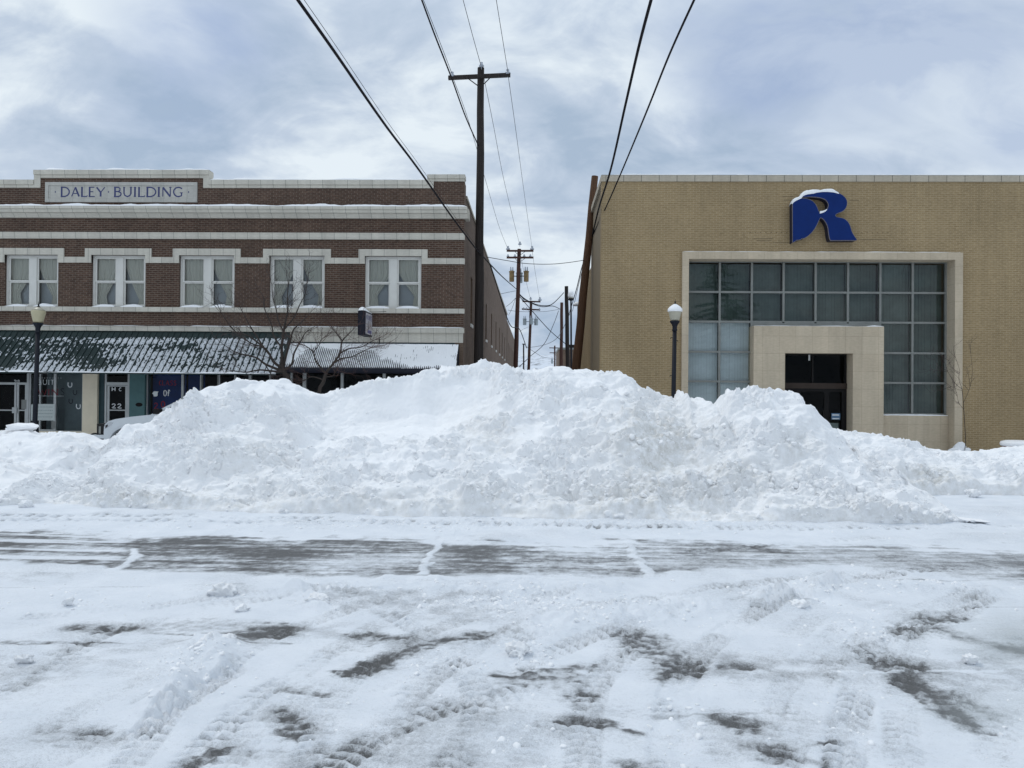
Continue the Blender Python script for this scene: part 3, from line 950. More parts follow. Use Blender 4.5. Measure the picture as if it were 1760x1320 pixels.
    # settle the crest back onto its silhouette after the lumps were added
    for _ in range(2 if settle else 0):
        u3, v3 = proj(XX, YY, ZZ)
        am_ = v3.argmin(0)
        vm = v3[am_, np.arange(v3.shape[1])]
        um = u3[am_, np.arange(v3.shape[1])]
        err = np.interp(um, *zip(*crest)) - vm
        err = np.clip(err, -14, 14) * ss(settle[0], settle[0] + 50, um) * (1 - ss(settle[1] - 25, settle[1], um))
        ker = np.hanning(23)[1:-1]; ker /= ker.sum()
        err = np.convolve(np.pad(err, 10, mode='edge'), ker, 'valid')
        ZZ = ZZ - (err / F * Yc)[None, :] * np.where(TT <= 1, np.clip(TT, 0, 1), 1.0)
    Vh = np.stack([XX, YY, ZZ], -1).reshape(-1, 3)
    Fh = grid_faces(*XX.shape)
    dirt = np.zeros_like(TT)
    for (cx, cy, rx, ry, a) in dirt_spots:
        dirt = np.maximum(dirt, a * np.exp(-((u - cx) / rx) ** 2 - ((v - cy) / ry) ** 2))
    dirt = np.clip(dirt + 0.5 * np.exp(-(tt / 0.12) ** 2), 0, 1)
    fr = ((TT > -0.01) & (TT < 1.0)).ravel()
    ids = np.where(fr)[0]
    # chunks: denser low down, sparse in the smooth scooped face
    wgt = (np.clip(1.2 - tt, 0.02, 1) * (tt < 0.93) * (1 - 0.97 * sm) * np.clip(patch, 0.2, 1.2) * np.clip(ZC / 0.4, 0.1, 1)).ravel()[ids]
    wgt /= wgt.sum()
    pick = rng.choice(ids, nchunk, p=wgt)
    sz = 0.011 * rng.uniform(0.05, 1, nchunk) ** (-0.6)
    sz = np.clip(sz, 0.011, chunk_hi)
    cen = Vh[pick] + np.stack([0 * sz, -0.05 * sz, 0.05 * sz], 1)
    Vc, Fc = chunks(cen, sz)
    o = np_mesh(name, np.concatenate([Vh, Vc]), np.concatenate([
        np.concatenate([Fh[:, [0, 1, 2]], Fh[:, [0, 2, 3]]]), Fc + len(Vh)]), 'snow',
        attrs={'dirt': np.concatenate([dirt.ravel(), np.repeat(dirt.ravel()[pick], 1)[0:0], np.full(len(Vc), 0.12)])})
    return o


pile = heap('snow_pile', CREST, TOE, (-8.8, 6.15), 0.022,
            [(-8.8, 11.1), (-7.9, 11.6), (-7.4, 12.2), (-7.0, 12.7), (-6.2, 13.2), (-5.5, 13.5), (-4, 13.9), (-2, 14.5), (0, 14.7), (1.5, 14.2), (2.7, 13.5), (3.6, 12.9), (4.5, 12.7), (4.9, 12.6), (5.1, 12.1), (5.4, 11.6), (5.7, 11.0), (5.85, 10.6), (6.2, 10.4)],
            3.6, 260, 100, 0.055, 0.82,
            scoop=[(705, 703, 172, 60, -0.14, 0.04), (440, 668, 50, 12, 0, 0.05), (905, 735, 34, 26, -0.4, 0.16), (1115, 745, 70, 40, 0.2, -0.14), (1010, 725, 70, 34, 0.2, -0.16), (1330, 720, 70, 40, 0.3, -0.12), (640, 800, 160, 30, 0.1, -0.10), (420, 760, 100, 40, 0.3, -0.10)],
            nchunk=4200, settle=(120, 1450), ledge=(545, 850), dirt_spots=[(1130, 760, 90, 70, 1.0), (1250, 820, 100, 40, 0.6), (840, 740, 60, 40, 0.55), (1130, 850, 160, 30, 0.6), (1370, 770, 40, 40, 0.5), (430, 790, 60, 50, 0.4), (270, 850, 160, 16, 0.35)])
tag(pile, 'huge ploughed heap of lumpy white snow filling the middle of the street', 'snow pile')

BL_CREST = [(-500, 748), (-200, 742), (0, 741), (20, 740), (80, 743), (110, 742), (125, 742), (140, 748), (160, 757), (220, 758), (300, 755), (420, 770)]
BL_TOE = [(-500, 850), (0, 846), (140, 838), (200, 830), (420, 830)]
bermL = heap('snow_berm', BL_CREST, BL_TOE, (-20, -6.6), 0.03, [(-20, 15.6), (-6, 15.6)], 2.4, 130, 200, 0.05, 0.55, nchunk=500, chunk_hi=0.07, settle=(-600, 160),
             front_shape=[(0, 0.0), (0.02, 0.05), (0.35, 0.22), (0.62, 0.40), (0.70, 0.50), (0.80, 0.86), (0.9, 0.97), (1.0, 1.0)])
tag(bermL, 'low snow bank with an undercut face beside the white pickup', 'snow bank')
BR_CREST = [(1200, 700), (1400, 738), (1436, 739), (1445, 737), (1460, 741), (1500, 744), (1525, 750), (1560, 757), (1580, 765), (1600, 772), (1640, 775), (1690, 774), (1710, 771), (1735, 767), (1760, 766), (1900, 770), (2300, 776)]
BR_TOE = [(1200, 850), (1400, 850), (1560, 848), (1700, 846), (1760, 846), (2300, 850)]
bermR = heap('snow_berm', BR_CREST, BR_TOE, (3.2, 20), 0.03, [(3, 15.4), (5, 15.6), (7, 15.2), (20, 15.2)], 2.6, 130, 300, 0.25, 0.6, nchunk=700, chunk_hi=0.07, settle=(1400, 2400),
             front_shape=[(0, 0.0), (0.03, 0.18), (0.20, 0.42), (0.42, 0.66), (0.7, 0.86), (1.0, 1.0)], dirt_spots=[(1600, 815, 60, 20, 0.8)])
tag(bermR, 'low snow bank in front of the tan brick building and red planter', 'snow bank')

# loose lumps on the road: each a thing of its own
LUMPS = [
    ((385, 1022), 0.115, 'largest loose snow lump, lying on the left of the near lane'), ((352, 1116), 0.10, 'rounded snow lump on top of the churned tyre ridge'),
    ((392, 1105), 0.062, 'small upright snow lump just right of a rounded lump'), ((546, 1040), 0.10, 'flat-topped snow lump below the bare road strip, left of centre'),
    ((40, 1137), 0.055, 'small snow lump alone near the left edge of the road'), ((118, 1037), 0.05, 'small snow lump left of the largest loose lump'),
    ((1372, 1046), 0.09, 'crusted snow lump on the ridge right of centre'), ((1668, 1137), 0.05, 'small low snow lump on the glazed ice at right'),
    ((415, 1050), 0.06, 'squat snow lump just below the largest loose lump'), ((893, 1125), 0.09, 'broken snow lump beside the curved bare streak'),
    ((118, 862), 0.10, 'grey snow lump at the left toe of the snow heap'), ((45, 872), 0.10, 'wide grey snow lump at the lower left of the snow heap'),
    ((1672, 852), 0.13, 'white snow lump standing alone right of the snow heap'),
]
for (px, py), r_, lb in LUMPS:
    p = G(px, py)
    v, f = ico(4, int(px))
    v = rot_rand(v, 0.4)
    k_ = fbm(v[:, 0] * 3 + px, v[:, 1] * 3 + v[:, 2] * 3, 4, 7)
    v2 = v * (1 + 0.32 * k_[:, None]) * np.array([1.1, 0.9, 0.78]) * r_ * 0.9 + np.array([p.x, p.y, 0.28 * r_])
    o = np_mesh('snow_lump', v2, f, 'snow_clean')
    tag(o, lb, 'snow lump', 'loose snow lumps on the road')
# crumbs of snow nobody could count
cr_c, cr_s = [], []
fm = (fine > 0.9) & (U > -60) & (U < 1820) & (V < 1330)
wgt = (fm * (cover > 0.72) * (chunky ** 1.5 + 0.015) * (1 - 0.9 * band) / np.maximum(GY, 2.5) ** 0.5).ravel()
wgt /= wgt.sum()
pick = rng.choice(len(wgt), 2400, p=wgt)
sz = np.clip(0.005 * rng.uniform(0.05, 1, len(pick)) ** (-0.7), 0.005, 0.024)
cen = Vv[pick] + np.stack([0 * sz, 0 * sz, 0.0 * sz], 1)
v, f = chunks(cen, sz, 0.75, 0.03)
crumbs = np_mesh('snow_crumbs', v, f, 'snow_clean')
tag(crumbs, 'crumbs of broken snow scattered over the road', 'snow crumbs', kind='stuff')
# flat slab of snow on the left bank
p0 = P(49, 741, 15.6)
v, f = ico(4, 5)
v = v * np.array([0.36, 0.3, 0.10]); v[:, 2] += 0.02 * perlin(v[:, 0] * 6, v[:, 1] * 6, 4)
v[:, 0] *= 1.0 + 0.18 * np.sign(v[:, 2]) * np.clip(np.abs(v[:, 2]) / 0.06, 0, 1)
slab = np_mesh('snow_slab', v + np.array([p0.x, p0.y - 0.1, p0.z + 0.07]), f, 'snow_clean')
tag(slab, 'flat slab of snow perched on the left snow bank by the lamp post', 'snow slab')
# ------------------------------------------------------------------ building helpers
def wall_openings(mb, x0, x1, z0_, z1, ops, y, thk):
    xs_ = sorted({x0, x1} | {v for o in ops for v in o[:2] if x0 < v < x1})
    zs_ = sorted({z0_, z1} | {v for o in ops for v in o[2:] if z0_ < v < z1})
    for a, b_ in zip(xs_[:-1], xs_[1:]):
        for c, d in zip(zs_[:-1], zs_[1:]):
            cx, cz = (a + b_) / 2, (c + d) / 2
            if any(o[0] < cx < o[1] and o[2] < cz < o[3] for o in ops):
                continue
            mb.face([(a, y, c), (b_, y, c), (b_, y, d), (a, y, d)])
    for a, b_, c, d in ops:
        mb.face([(a, y, c), (a, y + thk, c), (a, y + thk, d), (a, y, d)])
        mb.face([(b_, y + thk, c), (b_, y, c), (b_, y, d), (b_, y + thk, d)])
        mb.face([(a, y, d), (a, y + thk, d), (b_, y + thk, d), (b_, y, d)])
        mb.face([(a, y + thk, c), (a, y, c), (b_, y, c), (b_, y + thk, c)])


def side_wall_openings(mb, x, y0, y1, z0_, z1, ops, thk, sign):
    """wall in the plane X = x; ops are (y0, y1, z0, z1); sign +1 faces +X."""
    ys_ = sorted({y0, y1} | {v for o in ops for v in o[:2] if y0 < v < y1})
    zs_ = sorted({z0_, z1} | {v for o in ops for v in o[2:] if z0_ < v < z1})
    for a, b_ in zip(ys_[:-1], ys_[1:]):
        for c, d in zip(zs_[:-1], zs_[1:]):
            cy, cz = (a + b_) / 2, (c + d) / 2
            if any(o[0] < cy < o[1] and o[2] < cz < o[3] for o in ops):
                continue
            q = [(x, a, c), (x, b_, c), (x, b_, d), (x, a, d)]
            mb.face(q if sign > 0 else q[::-1])
    for a, b_, c, d in ops:
        xi = x - sign * thk
        mb.face([(x, a, c), (xi, a, c), (xi, a, d), (x, a, d)])
        mb.face([(xi, b_, c), (x, b_, c), (x, b_, d), (xi, b_, d)])
        mb.face([(x, a, d), (xi, a, d), (xi, b_, d), (x, b_, d)])
        mb.face([(xi, a, c), (x, a, c), (x, b_, c), (xi, b_, c)])


def snow_strip(name, x0, x1, y0, y1, z, thk, seed, parent, ends=0.15, var=0.6, slump=0.02, nx=None):
    n = nx or max(8, int((x1 - x0) / 0.06))
    X = np.linspace(x0, x1, n)
    prof = [(-1.0, -0.25), (-1.02, 0.15), (-0.96, 0.6), (-0.7, 0.95), (-0.2, 1.05), (0.4, 1.1), (1.0, 1.15)]
    base = 0.75 + var * fbm(X * 0.7, X * 0 + seed, 3, seed) + 0.12 * fbm(X * 5, X * 0 + seed, 2, seed + 1)
    base *= np.clip(np.minimum(X - x0, x1 - X) / ends, 0.05, 1) ** 0.5
    base = np.clip(base, 0.02, 2.2)
    cy, hy = (y0 + y1) / 2, (y1 - y0) / 2
    rows = []
    for a, c in prof:
        over = slump * fbm(X * 2.5, X * 0 + seed * 1.7, 3, seed + 3) if a < -0.9 else 0
        rows.append(np.stack([X, cy + hy * a + over + 0 * X, z + thk * np.maximum(base * c, -0.1)], 1))
    V_ = np.stack(rows, 1)
    return np_mesh(name, V_.reshape(-1, 3), grid_faces(*V_.shape[:2])[:, ::-1], 'snow_clean', parent)


LET = {
    'D': (0.80, [([(0.08, 0), (0.08, 1)], 1), ([(0.0, 1), (0.38, 1), (0.62, 0.88), (0.76, 0.66), (0.78, 0.5), (0.76, 0.34), (0.62, 0.12), (0.38, 0), (0.0, 0)], 0.75)]),
    'A': (0.78, [([(0.06, 0), (0.39, 1)], 0.6), ([(0.39, 1), (0.74, 0)], 1), ([(0.17, 0.33), (0.62, 0.33)], 0.5)]),
    'L': (0.56, [([(0.08, 1), (0.08, 0)], 1), ([(0, 0), (0.54, 0), (0.56, 0.14)], 0.6), ([(0, 1), (0.16, 1)], 0.4)]),
    'E': (0.58, [([(0.08, 1), (0.08, 0)], 1), ([(0, 1), (0.52, 1)], 0.55), ([(0.08, 0.52), (0.42, 0.52)], 0.5), ([(0, 0), (0.56, 0)], 0.55)]),
    'Y': (0.74, [([(0.0, 1), (0.37, 0.45)], 0.9), ([(0.74, 1), (0.37, 0.45)], 0.55), ([(0.37, 0.45), (0.37, 0)], 1)]),
    'B': (0.62, [([(0.08, 0), (0.08, 1)], 1), ([(0, 1), (0.36, 1), (0.5, 0.88), (0.5, 0.66), (0.36, 0.54), (0.08, 0.54)], 0.7),
                 ([(0.36, 0.54), (0.56, 0.42), (0.6, 0.26), (0.54, 0.1), (0.38, 0), (0, 0)], 0.75)]),
    'U': (0.76, [([(0.08, 1), (0.08, 0.35), (0.16, 0.12), (0.36, 0.0), (0.56, 0.1), (0.66, 0.32), (0.66, 1)], 0.8), ([(0, 1), (0.18, 1)], 0.4), ([(0.56, 1), (0.76, 1)], 0.4)]),
    'I': (0.22, [([(0.1, 0), (0.1, 1)], 1), ([(0, 0), (0.2, 0)], 0.4), ([(0, 1), (0.2, 1)], 0.4)]),
    'N': (0.80, [([(0.08, 0), (0.08, 1)], 0.6), ([(0.08, 1), (0.70, 0)], 1), ([(0.70, 0), (0.70, 1)], 0.6), ([(0.6, 1), (0.8, 1)], 0.4)]),
    'G': (0.80, [([(0.74, 0.86), (0.56, 0.98), (0.4, 1), (0.2, 0.92), (0.06, 0.7), (0.04, 0.45), (0.12, 0.2), (0.3, 0.03), (0.46, 0), (0.7, 0.1), (0.7, 0.42)], 0.8), ([(0.56, 0.42), (0.8, 0.42)], 0.45)]),
    'S': (0.6, [([(0.54, 0.86), (0.4, 0.98), (0.2, 0.96), (0.08, 0.8), (0.16, 0.6), (0.44, 0.42), (0.54, 0.22), (0.42, 0.04), (0.2, 0), (0.04, 0.12)], 0.9)]),
    'T': (0.6, [([(0.3, 0), (0.3, 1)], 1), ([(0, 1), (0.6, 1)], 0.7)]),
    'O': (0.7, [([(0.35, 1), (0.12, 0.85), (0.05, 0.5), (0.12, 0.15), (0.35, 0), (0.58, 0.15), (0.65, 0.5), (0.58, 0.85), (0.35, 1)], 0.9)]),
    'f': (0.5, [([(0.5, 0.8), (0.46, 1.02), (0.3, 1.06), (0.22, 0.9), (0.2, 0)], 0.9), ([(0.0, 0.56), (0.42, 0.56)], 0.8)]),
    'H': (0.6, [([(0.06, 0), (0.06, 1)], 1), ([(0.54, 0), (0.54, 1)], 1), ([(0.06, 0.5), (0.54, 0.5)], 0.9)]),
    'C': (0.55, [([(0.5, 0.85), (0.34, 1.0), (0.14, 0.8), (0.08, 0.45), (0.2, 0.08), (0.38, 0.02), (0.52, 0.2)], 1)]),
    '2': (0.6, [([(0.05, 0.8), (0.2, 1), (0.42, 0.98), (0.5, 0.76), (0.36, 0.44), (0.05, 0.06), (0.2, 0.02), (0.58, 0.04)], 1)]),
    '1': (0.3, [([(0.02, 0.8), (0.16, 1), (0.16, 0)], 1)]),
    '9': (0.55, [([(0.48, 0.72), (0.3, 0.5), (0.08, 0.62), (0.1, 0.9), (0.3, 1), (0.48, 0.86), (0.48, 0.72), (0.42, 0.1), (0.3, 0)], 1)]),
    'W': (0.9, [([(0.0, 1), (0.22, 0), (0.45, 0.8), (0.68, 0), (0.9, 1)], 0.8)]),
    'R': (0.62, [([(0.08, 0), (0.08, 1), (0.38, 1), (0.52, 0.85), (0.5, 0.62), (0.36, 0.5), (0.08, 0.5)], 0.9), ([(0.3, 0.5), (0.6, 0)], 1)]),
    'u': (0.62, [([(0.04, 1), (0.02, 0.4), (0.16, 0.06), (0.36, 0.0), (0.54, 0.14), (0.6, 0.5), (0.56, 0.95)], 1)]),
    '.': (0.16, [([(0.04, 0.5), (0.13, 0.5)], 1.2)]), ' ': (0.35, []), "'": (0.2, [([(0.1, 1), (0.08, 0.75)], 0.8)]),
}


def ribbon(mb, pts, wd, y, dep, basis):
    """mitred flat stroke in a vertical plane; basis maps (u, v, depth) to the world."""
    pts = [Vector((a, b)) for a, b in pts]
    L, Rr = [], []
    closed = (pts[0] - pts[-1]).length < 1e-6
    n = len(pts)
    for i, p in enumerate(pts):
        if closed:
            a, b = pts[(i - 1) % (n - 1)], pts[(i + 1) % (n - 1)]
        else:
            a, b = pts[max(0, i - 1)], pts[min(n - 1, i + 1)]
        d = (b - a).normalized()
        nn = Vector((-d.y, d.x)) * wd / 2
        L.append(p + nn); Rr.append(p - nn)
    for i in range(n - 1):
        q = [L[i], Rr[i], Rr[i + 1], L[i + 1]]
        mb.face([basis(a.x, a.y, y) for a in q])
        if dep:
            for s_, e_ in ((L[i + 1], L[i]), (Rr[i], Rr[i + 1])):
                mb.face([basis(s_.x, s_.y, y), basis(e_.x, e_.y, y), basis(e_.x, e_.y, y + dep), basis(s_.x, s_.y, y + dep)])


def letters(mb, text, u0, v0, h, width, y, wd, dep=0.0, basis=None, sp=0.14, jit=0.0):
    basis = basis or (lambda u, v, d: (u, d, v))
    tot = sum(LET[c][0] + sp for c in text) - sp
    k = width / tot
    u = u0
    for ci, c in enumerate(text):
        w_, st = LET[c]
        for si, (pl, th) in enumerate(st):
            j = (random.uniform(-jit, jit), random.uniform(-jit, jit))
            ribbon(mb, [(u + a * k + j[0], v0 + b_ * h + j[1]) for a, b_ in pl], wd * th, y - 0.0012 * (si + 1), dep, basis)
        u += (w_ + sp) * k


def curtain(name, x0, x1, z0_, z1, y, kind, parent, seed):
    """a hanging cloth; kind 'l'/'r' is drawn back to that side, 's' hangs straight."""
    rg = np.random.RandomState(seed)
    nu, nv = 40, 24
    W = x1 - x0
    V_ = np.zeros((nv, nu, 3))
    ph = rg.uniform(0, 6)
    tie, pull, st_ = rg.uniform(0.74, 0.88), rg.uniform(0.52, 0.78), rg.uniform(0.12, 0.38)
    for j in range(nv):
        v = j / (nv - 1)
        if kind == 's':
            f = 1.0
        else:
            f = 1.0 - pull * min(1.0, max(0.0, (v - st_) / (tie - st_))) ** 1.25 + 0.08 * max(0.0, (v - tie) / (1 - tie))
        uu = np.linspace(0, 1, nu)
        x = uu * W * f
        if kind == 'r':
            x = W - x
        yy = 0.018 * np.sin(uu * (26 if kind != 's' else 34) + ph + 0.6 * np.sin(v * 3 + uu * 5)) + 0.01 * np.sin(uu * 61 + ph)
        V_[j, :, 0] = x0 + x
        V_[j, :, 1] = y + yy
        V_[j, :, 2] = z1 + (z0_ - z1) * v
    return np_mesh(name, V_.reshape(-1, 3), grid_faces(nv, nu), 'curtain', parent)


# ================================================================== left: dark brick block
XR = FX(797, 480)
XL = -27.5
zT = lambda y: FZ(y, 600)
bld = thing('brick_building', ((XL + XR) / 2, D, -0.4), 'two storey dark brick building with pale terracotta bands and a carved name panel', 'building')

z_wing = zT(323.5); z_wtop = zT(310)
z_corn0, z_corn1 = zT(376), zT(358.5)
z_band0, z_band1 = zT(412), zT(401)
z_sill0, z_sill1 = zT(538), zT(530)
z_low0, z_low1 = zT(571.5), zT(563)
z_wb, z_wt = zT(530), zT(440)
WIN = [(-150, -56), (8, 100), (157, 250), (308, 403), (463, 558), (627, 724)]
WX = [(FX(a), FX(b)) for a, b in WIN]
ops = [(a, b, z_wb, z_wt) for a, b in WX]
mb = MB()
wall_openings(mb, XL, XR, z_low0, z_wing, ops, D, 0.22)
# raised middle and corner pier of the parapet
cx0, cx1 = FX(68), FX(348)
mb.face([(cx0, D, z_wing), (cx1, D, z_wing), (cx1, D, zT(306.5)), (cx0, D, zT(306.5))])
px0 = FX(744)
mb.face([(px0, D, z_wing), (XR, D, z_wing), (XR, D, zT(312)), (px0, D, zT(312))])
mb.face([(px0, D + 0.4, z_wing), (px0, D, z_wing), (px0, D, zT(312)), (px0, D + 0.4, zT(312))])
front = mb.build('wall', 'brick_dark', bld)

# side wall along the alley
zside = 8.72
sops = []
for yy in (31.0, 35.4, 40.6, 45.8, 51.3, 56.5, 61.5, 66.5):
    sops.append((yy - 0.45, yy + 0.45, 4.35, 6.25))
sops += [(48.0, 49.1, 0.0, 2.6)]
mb = MB()
side_wall_openings(mb, XR, D + 0.001, 72.0, -0.7, zside, sops, 0.25, 1)
mb.face([(XR, D + 0.001, zside), (XR, D + 0.6, zside), (XR, D + 0.6, zT(312)), (XR, D + 0.001, zT(312))])
mb.face([(XR, D + 0.6, zside), (XR - 0.35, D + 0.6, zside), (XR - 0.35, D + 0.6, zT(312)), (XR, D + 0.6, zT(312))])
mb.face([(XR, 72, -0.7), (XL, 72, -0.7), (XL, 72, zside), (XR, 72, zside)])
mb.face([(XL, 72, -0.7), (XL, D, -0.7), (XL, D, zside), (XL, 72, zside)])
sw = mb.build('side_wall', 'brick_side', bld)
for (a, b_, c, d) in sops:
    m_ = MB(); m_.box(XR - 0.22, XR - 0.16, a, b_, c, d)
    sh = m_.build('side_window', 'pole_red', bld)
    if c > 1:
        m_ = MB(); m_.box(XR - 0.1, XR + 0.05, a - 0.06, b_ + 0.06, c - 0.12, c - 0.003)
        m_.build('sill', 'white_paint', sh)
m_ = MB(); m_.box(XR - 0.28, XR + 0.05, D + 0.62, 72.05, zside + 0.002, zside + 0.11)
cp = m_.build('coping', 'coping_stone', bld)
m_ = MB(); m_.box(XL + 0.1, XR - 0.4, D + 0.5, 71.8, 8.1, 8.3)
m_.build('roof', 'snow_clean', bld)

# parapet copings: two stepped courses
mb = MB()
def cope(x0, x1, z0_, z1, ex0=0.0, ex1=0.0):
    zm = z0_ + (z1 - z0_) * 0.40
    mb.box(x0, x1, D - 0.035, D + 0.32, z0_, zm - 0.001)
    mb.box(x0 - ex0, x1 + ex1, D - 0.075, D + 0.36, zm, z1)
xa, xb = FX(57), FX(358)
cope(XL, xa, z_wing, z_wtop)
cope(xb, FX(733), z_wing, z_wtop)
cope(xa, xb, zT(306.3), zT(293))
mb.box(xa, cx0, D - 0.034, D + 0.32, z_wing, zT(306.4))
mb.box(cx1, xb, D - 0.034, D + 0.32, z_wing, zT(306.4))
mb.box(FX(733), px0, D - 0.034, D + 0.45, z_wing, zT(312.1))
cope(FX(733), XR, zT(311.8), zT(300.5), 0.0, 0.02)
mb.build('parapet_coping', 'terracotta', bld)
zt_ = zT(293)
snow_strip('snow_cap', FX(75), xb, D - 0.05, D + 0.34, zt_, 0.075, 2, bld, var=0.9)
snow_strip('snow_cap', xb + 0.02, FX(731), D - 0.04, D + 0.34, z_wtop, 0.085, 3, bld, var=0.9)
snow_strip('snow_cap', XL, xa - 0.02, D + 0.0, D + 0.34, z_wtop, 0.03, 4, bld, var=1.3)
snow_strip('snow_cap', FX(735), XR, D - 0.05, D + 0.34, zT(300.5), 0.03, 5, bld, var=0.9)

# main cornice with an end return
mb = MB()
h_ = z_corn1 - z_corn0
prof = [(D, z_corn0), (D, z_corn1), (D - 0.36, z_corn1), (D - 0.36, z_corn1 - 0.26 * h_), (D - 0.31, z_corn1 - 0.30 * h_), (D - 0.29, z_corn0 + 0.42 * h_), (D - 0.20, z_corn0 + 0.38 * h_), (D - 0.12, z_corn0 + 0.10 * h_), (D - 0.10, z_corn0)]
mb.prism_x(prof[::-1], XL, XR + 0.13)
mb.box(XR + 0.002, XR + 0.16, D + 0.001, D + 0.5, z_corn0 + 0.02, z_corn1 - 0.002)
mb.build('cornice', 'terracotta', bld)
snow_strip('snow_ledge', XL, XR + 0.12, D - 0.345, D - 0.01, z_corn1, 0.10, 7, bld, var=0.55)
mb = MB()
mb.prism_x([(D, z_band0), (D - 0.07, z_band0), (D - 0.09, z_band0 + 0.08), (D - 0.09, z_band1 - 0.06), (D - 0.11, z_band1), (D, z_band1)][::1], XL, XR + 0.03)
mb.build('belt_course', 'terracotta', bld)
# window heads and the band that links them
mb = MB()
zh0, zh1, zl0, zl1 = zT(440.5), zT(428.5), zT(453.5), zT(443.5)
prev = XL
for i, (a, b_) in enumerate(WX):
    e = 0.225
    mb.box(a - e, b_ + e, D - 0.05, D + 0.08, z_wt + 0.001, zh1)
    mb.box(a - e, a, D - 0.049, D + 0.08, zl0, z_wt)
    mb.box(b_, b_ + e, D - 0.049, D + 0.08, zl0, z_wt)
    mb.box(prev, a - e - 0.001, D - 0.045, D + 0.08, zl0 + 0.001, zl1)
    prev = b_ + e + 0.001
mb.box(prev, XR + 0.03, D - 0.045, D + 0.08, zl0 + 0.001, zl1)
mb.build('window_head_band', 'terracotta', bld)
mb = MB(); mb.box(XL, XR + 0.04, D - 0.10, D + 0.05, z_sill0, z_sill1 - 0.002)
mb.build('sill_band', 'terracotta', bld)
mb = MB()
mb.prism_x([(D, z_low0), (D - 0.10, z_low0), (D - 0.12, z_low1 - 0.05), (D - 0.15, z_low1), (D, z_low1)], XL, XR + 0.04)
mb.build('lower_band', 'terracotta', bld)
snow_strip('snow_ledge', FX(330), XR + 0.02, D - 0.145, D - 0.01, z_low1, 0.028, 8, bld, var=0.8)
snow_strip('snow_ledge', XL, FX(330), D - 0.145, D - 0.03, z_low1, 0.016, 9, bld, var=1.2)

# windows: paired sashes with tied-back curtains
KIND = [('s', 's'), ('l', 'r'), ('l', 'r'), ('s', 'r'), ('l', 'r'), ('l', 'r')]
for i, (a, b_) in enumerate(WX):
    y = D + 0.10
    W_ = b_ - a
    mid = (a + b_) / 2
    f = MB()
    jm, hd = 0.075, 0.07
    f.box(a, a + jm, y, y + 0.12, z_wb, z_wt); f.box(b_ - jm, b_, y, y + 0.12, z_wb, z_wt)
    f.box(a + jm, b_ - jm, y + 0.002, y + 0.12, z_wt - hd, z_wt)
    f.box(mid - 0.13, mid + 0.13, y - 0.01, y + 0.12, z_wb, z_wt - hd)
    f.box(a + jm, b_ - jm, y + 0.003, y + 0.12, z_wb, z_wb + 0.07)
    win = f.build('window', 'white_paint', bld, bevel=0.008)
    for s_ in (0, 1):
        q0 = a + jm if s_ == 0 else mid + 0.13
        q1 = mid - 0.13 if s_ == 0 else b_ - jm
        zm = (z_wb + z_wt) / 2 - 0.01
        sb = MB()
        st = 0.055
        for (u0_, u1_, zz0, zz1, yo) in ((q0, q1, zm, z_wt - hd, 0.03), (q0, q1, z_wb + 0.07, zm, 0.06)):
            sb.box(q0, q0 + st, y + yo, y + yo + 0.035, zz0, zz1); sb.box(q1 - st, q1, y + yo, y + yo + 0.035, zz0, zz1)
            sb.box(q0 + st, q1 - st, y + yo, y + yo + 0.035, zz0, zz0 + 0.045); sb.box(q0 + st, q1 - st, y + yo, y + yo + 0.035, zz1 - 0.045, zz1)
        sb.build('sash', 'sash_paint', win)
        pm = MB()
        pm.face([(q0 + st, y + 0.07, z_wb + 0.1), (q1 - st, y + 0.07, z_wb + 0.1), (q1 - st, y + 0.07, z_wt - hd), (q0 + st, y + 0.07, z_wt - hd)])
        pm.build('pane', 'glass', win)
        curtain('curtain', q0 + 0.02, q1 - 0.02, z_wb + 0.08, z_wt - hd, y + 0.17, KIND[i][s_], win, 50 + i * 2 + s_)
        bm_ = MB()
        r1 = q1
        if (i, s_) in ((2, 1), (3, 1), (5, 1)):
            r1 = q1 - 0.24 * (q1 - q0)
        bm_.face([(q0, y + 0.28, z_wb), (r1, y + 0.28, z_wb), (r1, y + 0.28, z_wt), (q0, y + 0.28, z_wt)])
        bm_.build('shade', 'shade', win)
        snow_strip('snow_drift', q0 - 0.02, q1 + 0.02, y - 0.17, y + 0.03, z_wb - 0.003, 0.15 if s_ else 0.13, 60 + i * 2 + s_, win, ends=0.35, var=0.25, nx=24)
m_ = MB(); m_.box(XL + 0.3, XR - 0.3, D + 0.45, D + 4, 4.0, 7.8, skip='f')
m_.build('room', 'room', bld)

# name panel
n0, n1 = FX(77), FX(338)
nz0, nz1 = zT(348.5), zT(314)
mb = MB()
fr_ = 0.12
mb.box(n0 + fr_, n1 - fr_, D - 0.03, D + 0.02, nz0 + fr_, nz1 - fr_)
npn = mb.build('name_panel', 'name_stone', bld)
mb = MB()
mb.box(n0, n1, D - 0.055, D + 0.02, nz1 - fr_, nz1); mb.box(n0, n1, D - 0.055, D + 0.02, nz0, nz0 + fr_)
mb.box(n0, n0 + fr_, D - 0.054, D + 0.02, nz0 + fr_, nz1 - fr_); mb.box(n1 - fr_, n1, D - 0.054, D + 0.02, nz0 + fr_, nz1 - fr_)
mb.build('panel_frame', 'name_stone', npn)
mb = MB()
zb_ = zT(338.8); lh = zT(322.8) - zb_
letters(mb, 'DALEY', FX(103.5), zb_, lh, FX(179) - FX(103.5), D - 0.032, 0.062, 0.02)
letters(mb, 'BUILDING', FX(195), zb_, lh, FX(313) - FX(195), D - 0.032, 0.062, 0.02)
for xx in (94, 185.5, 323):
    letters(mb, '.', FX(xx) - 0.03, zb_, lh, 0.06, D - 0.032, 0.05, 0.02)
mb.build('lettering', 'navy_letter', npn)

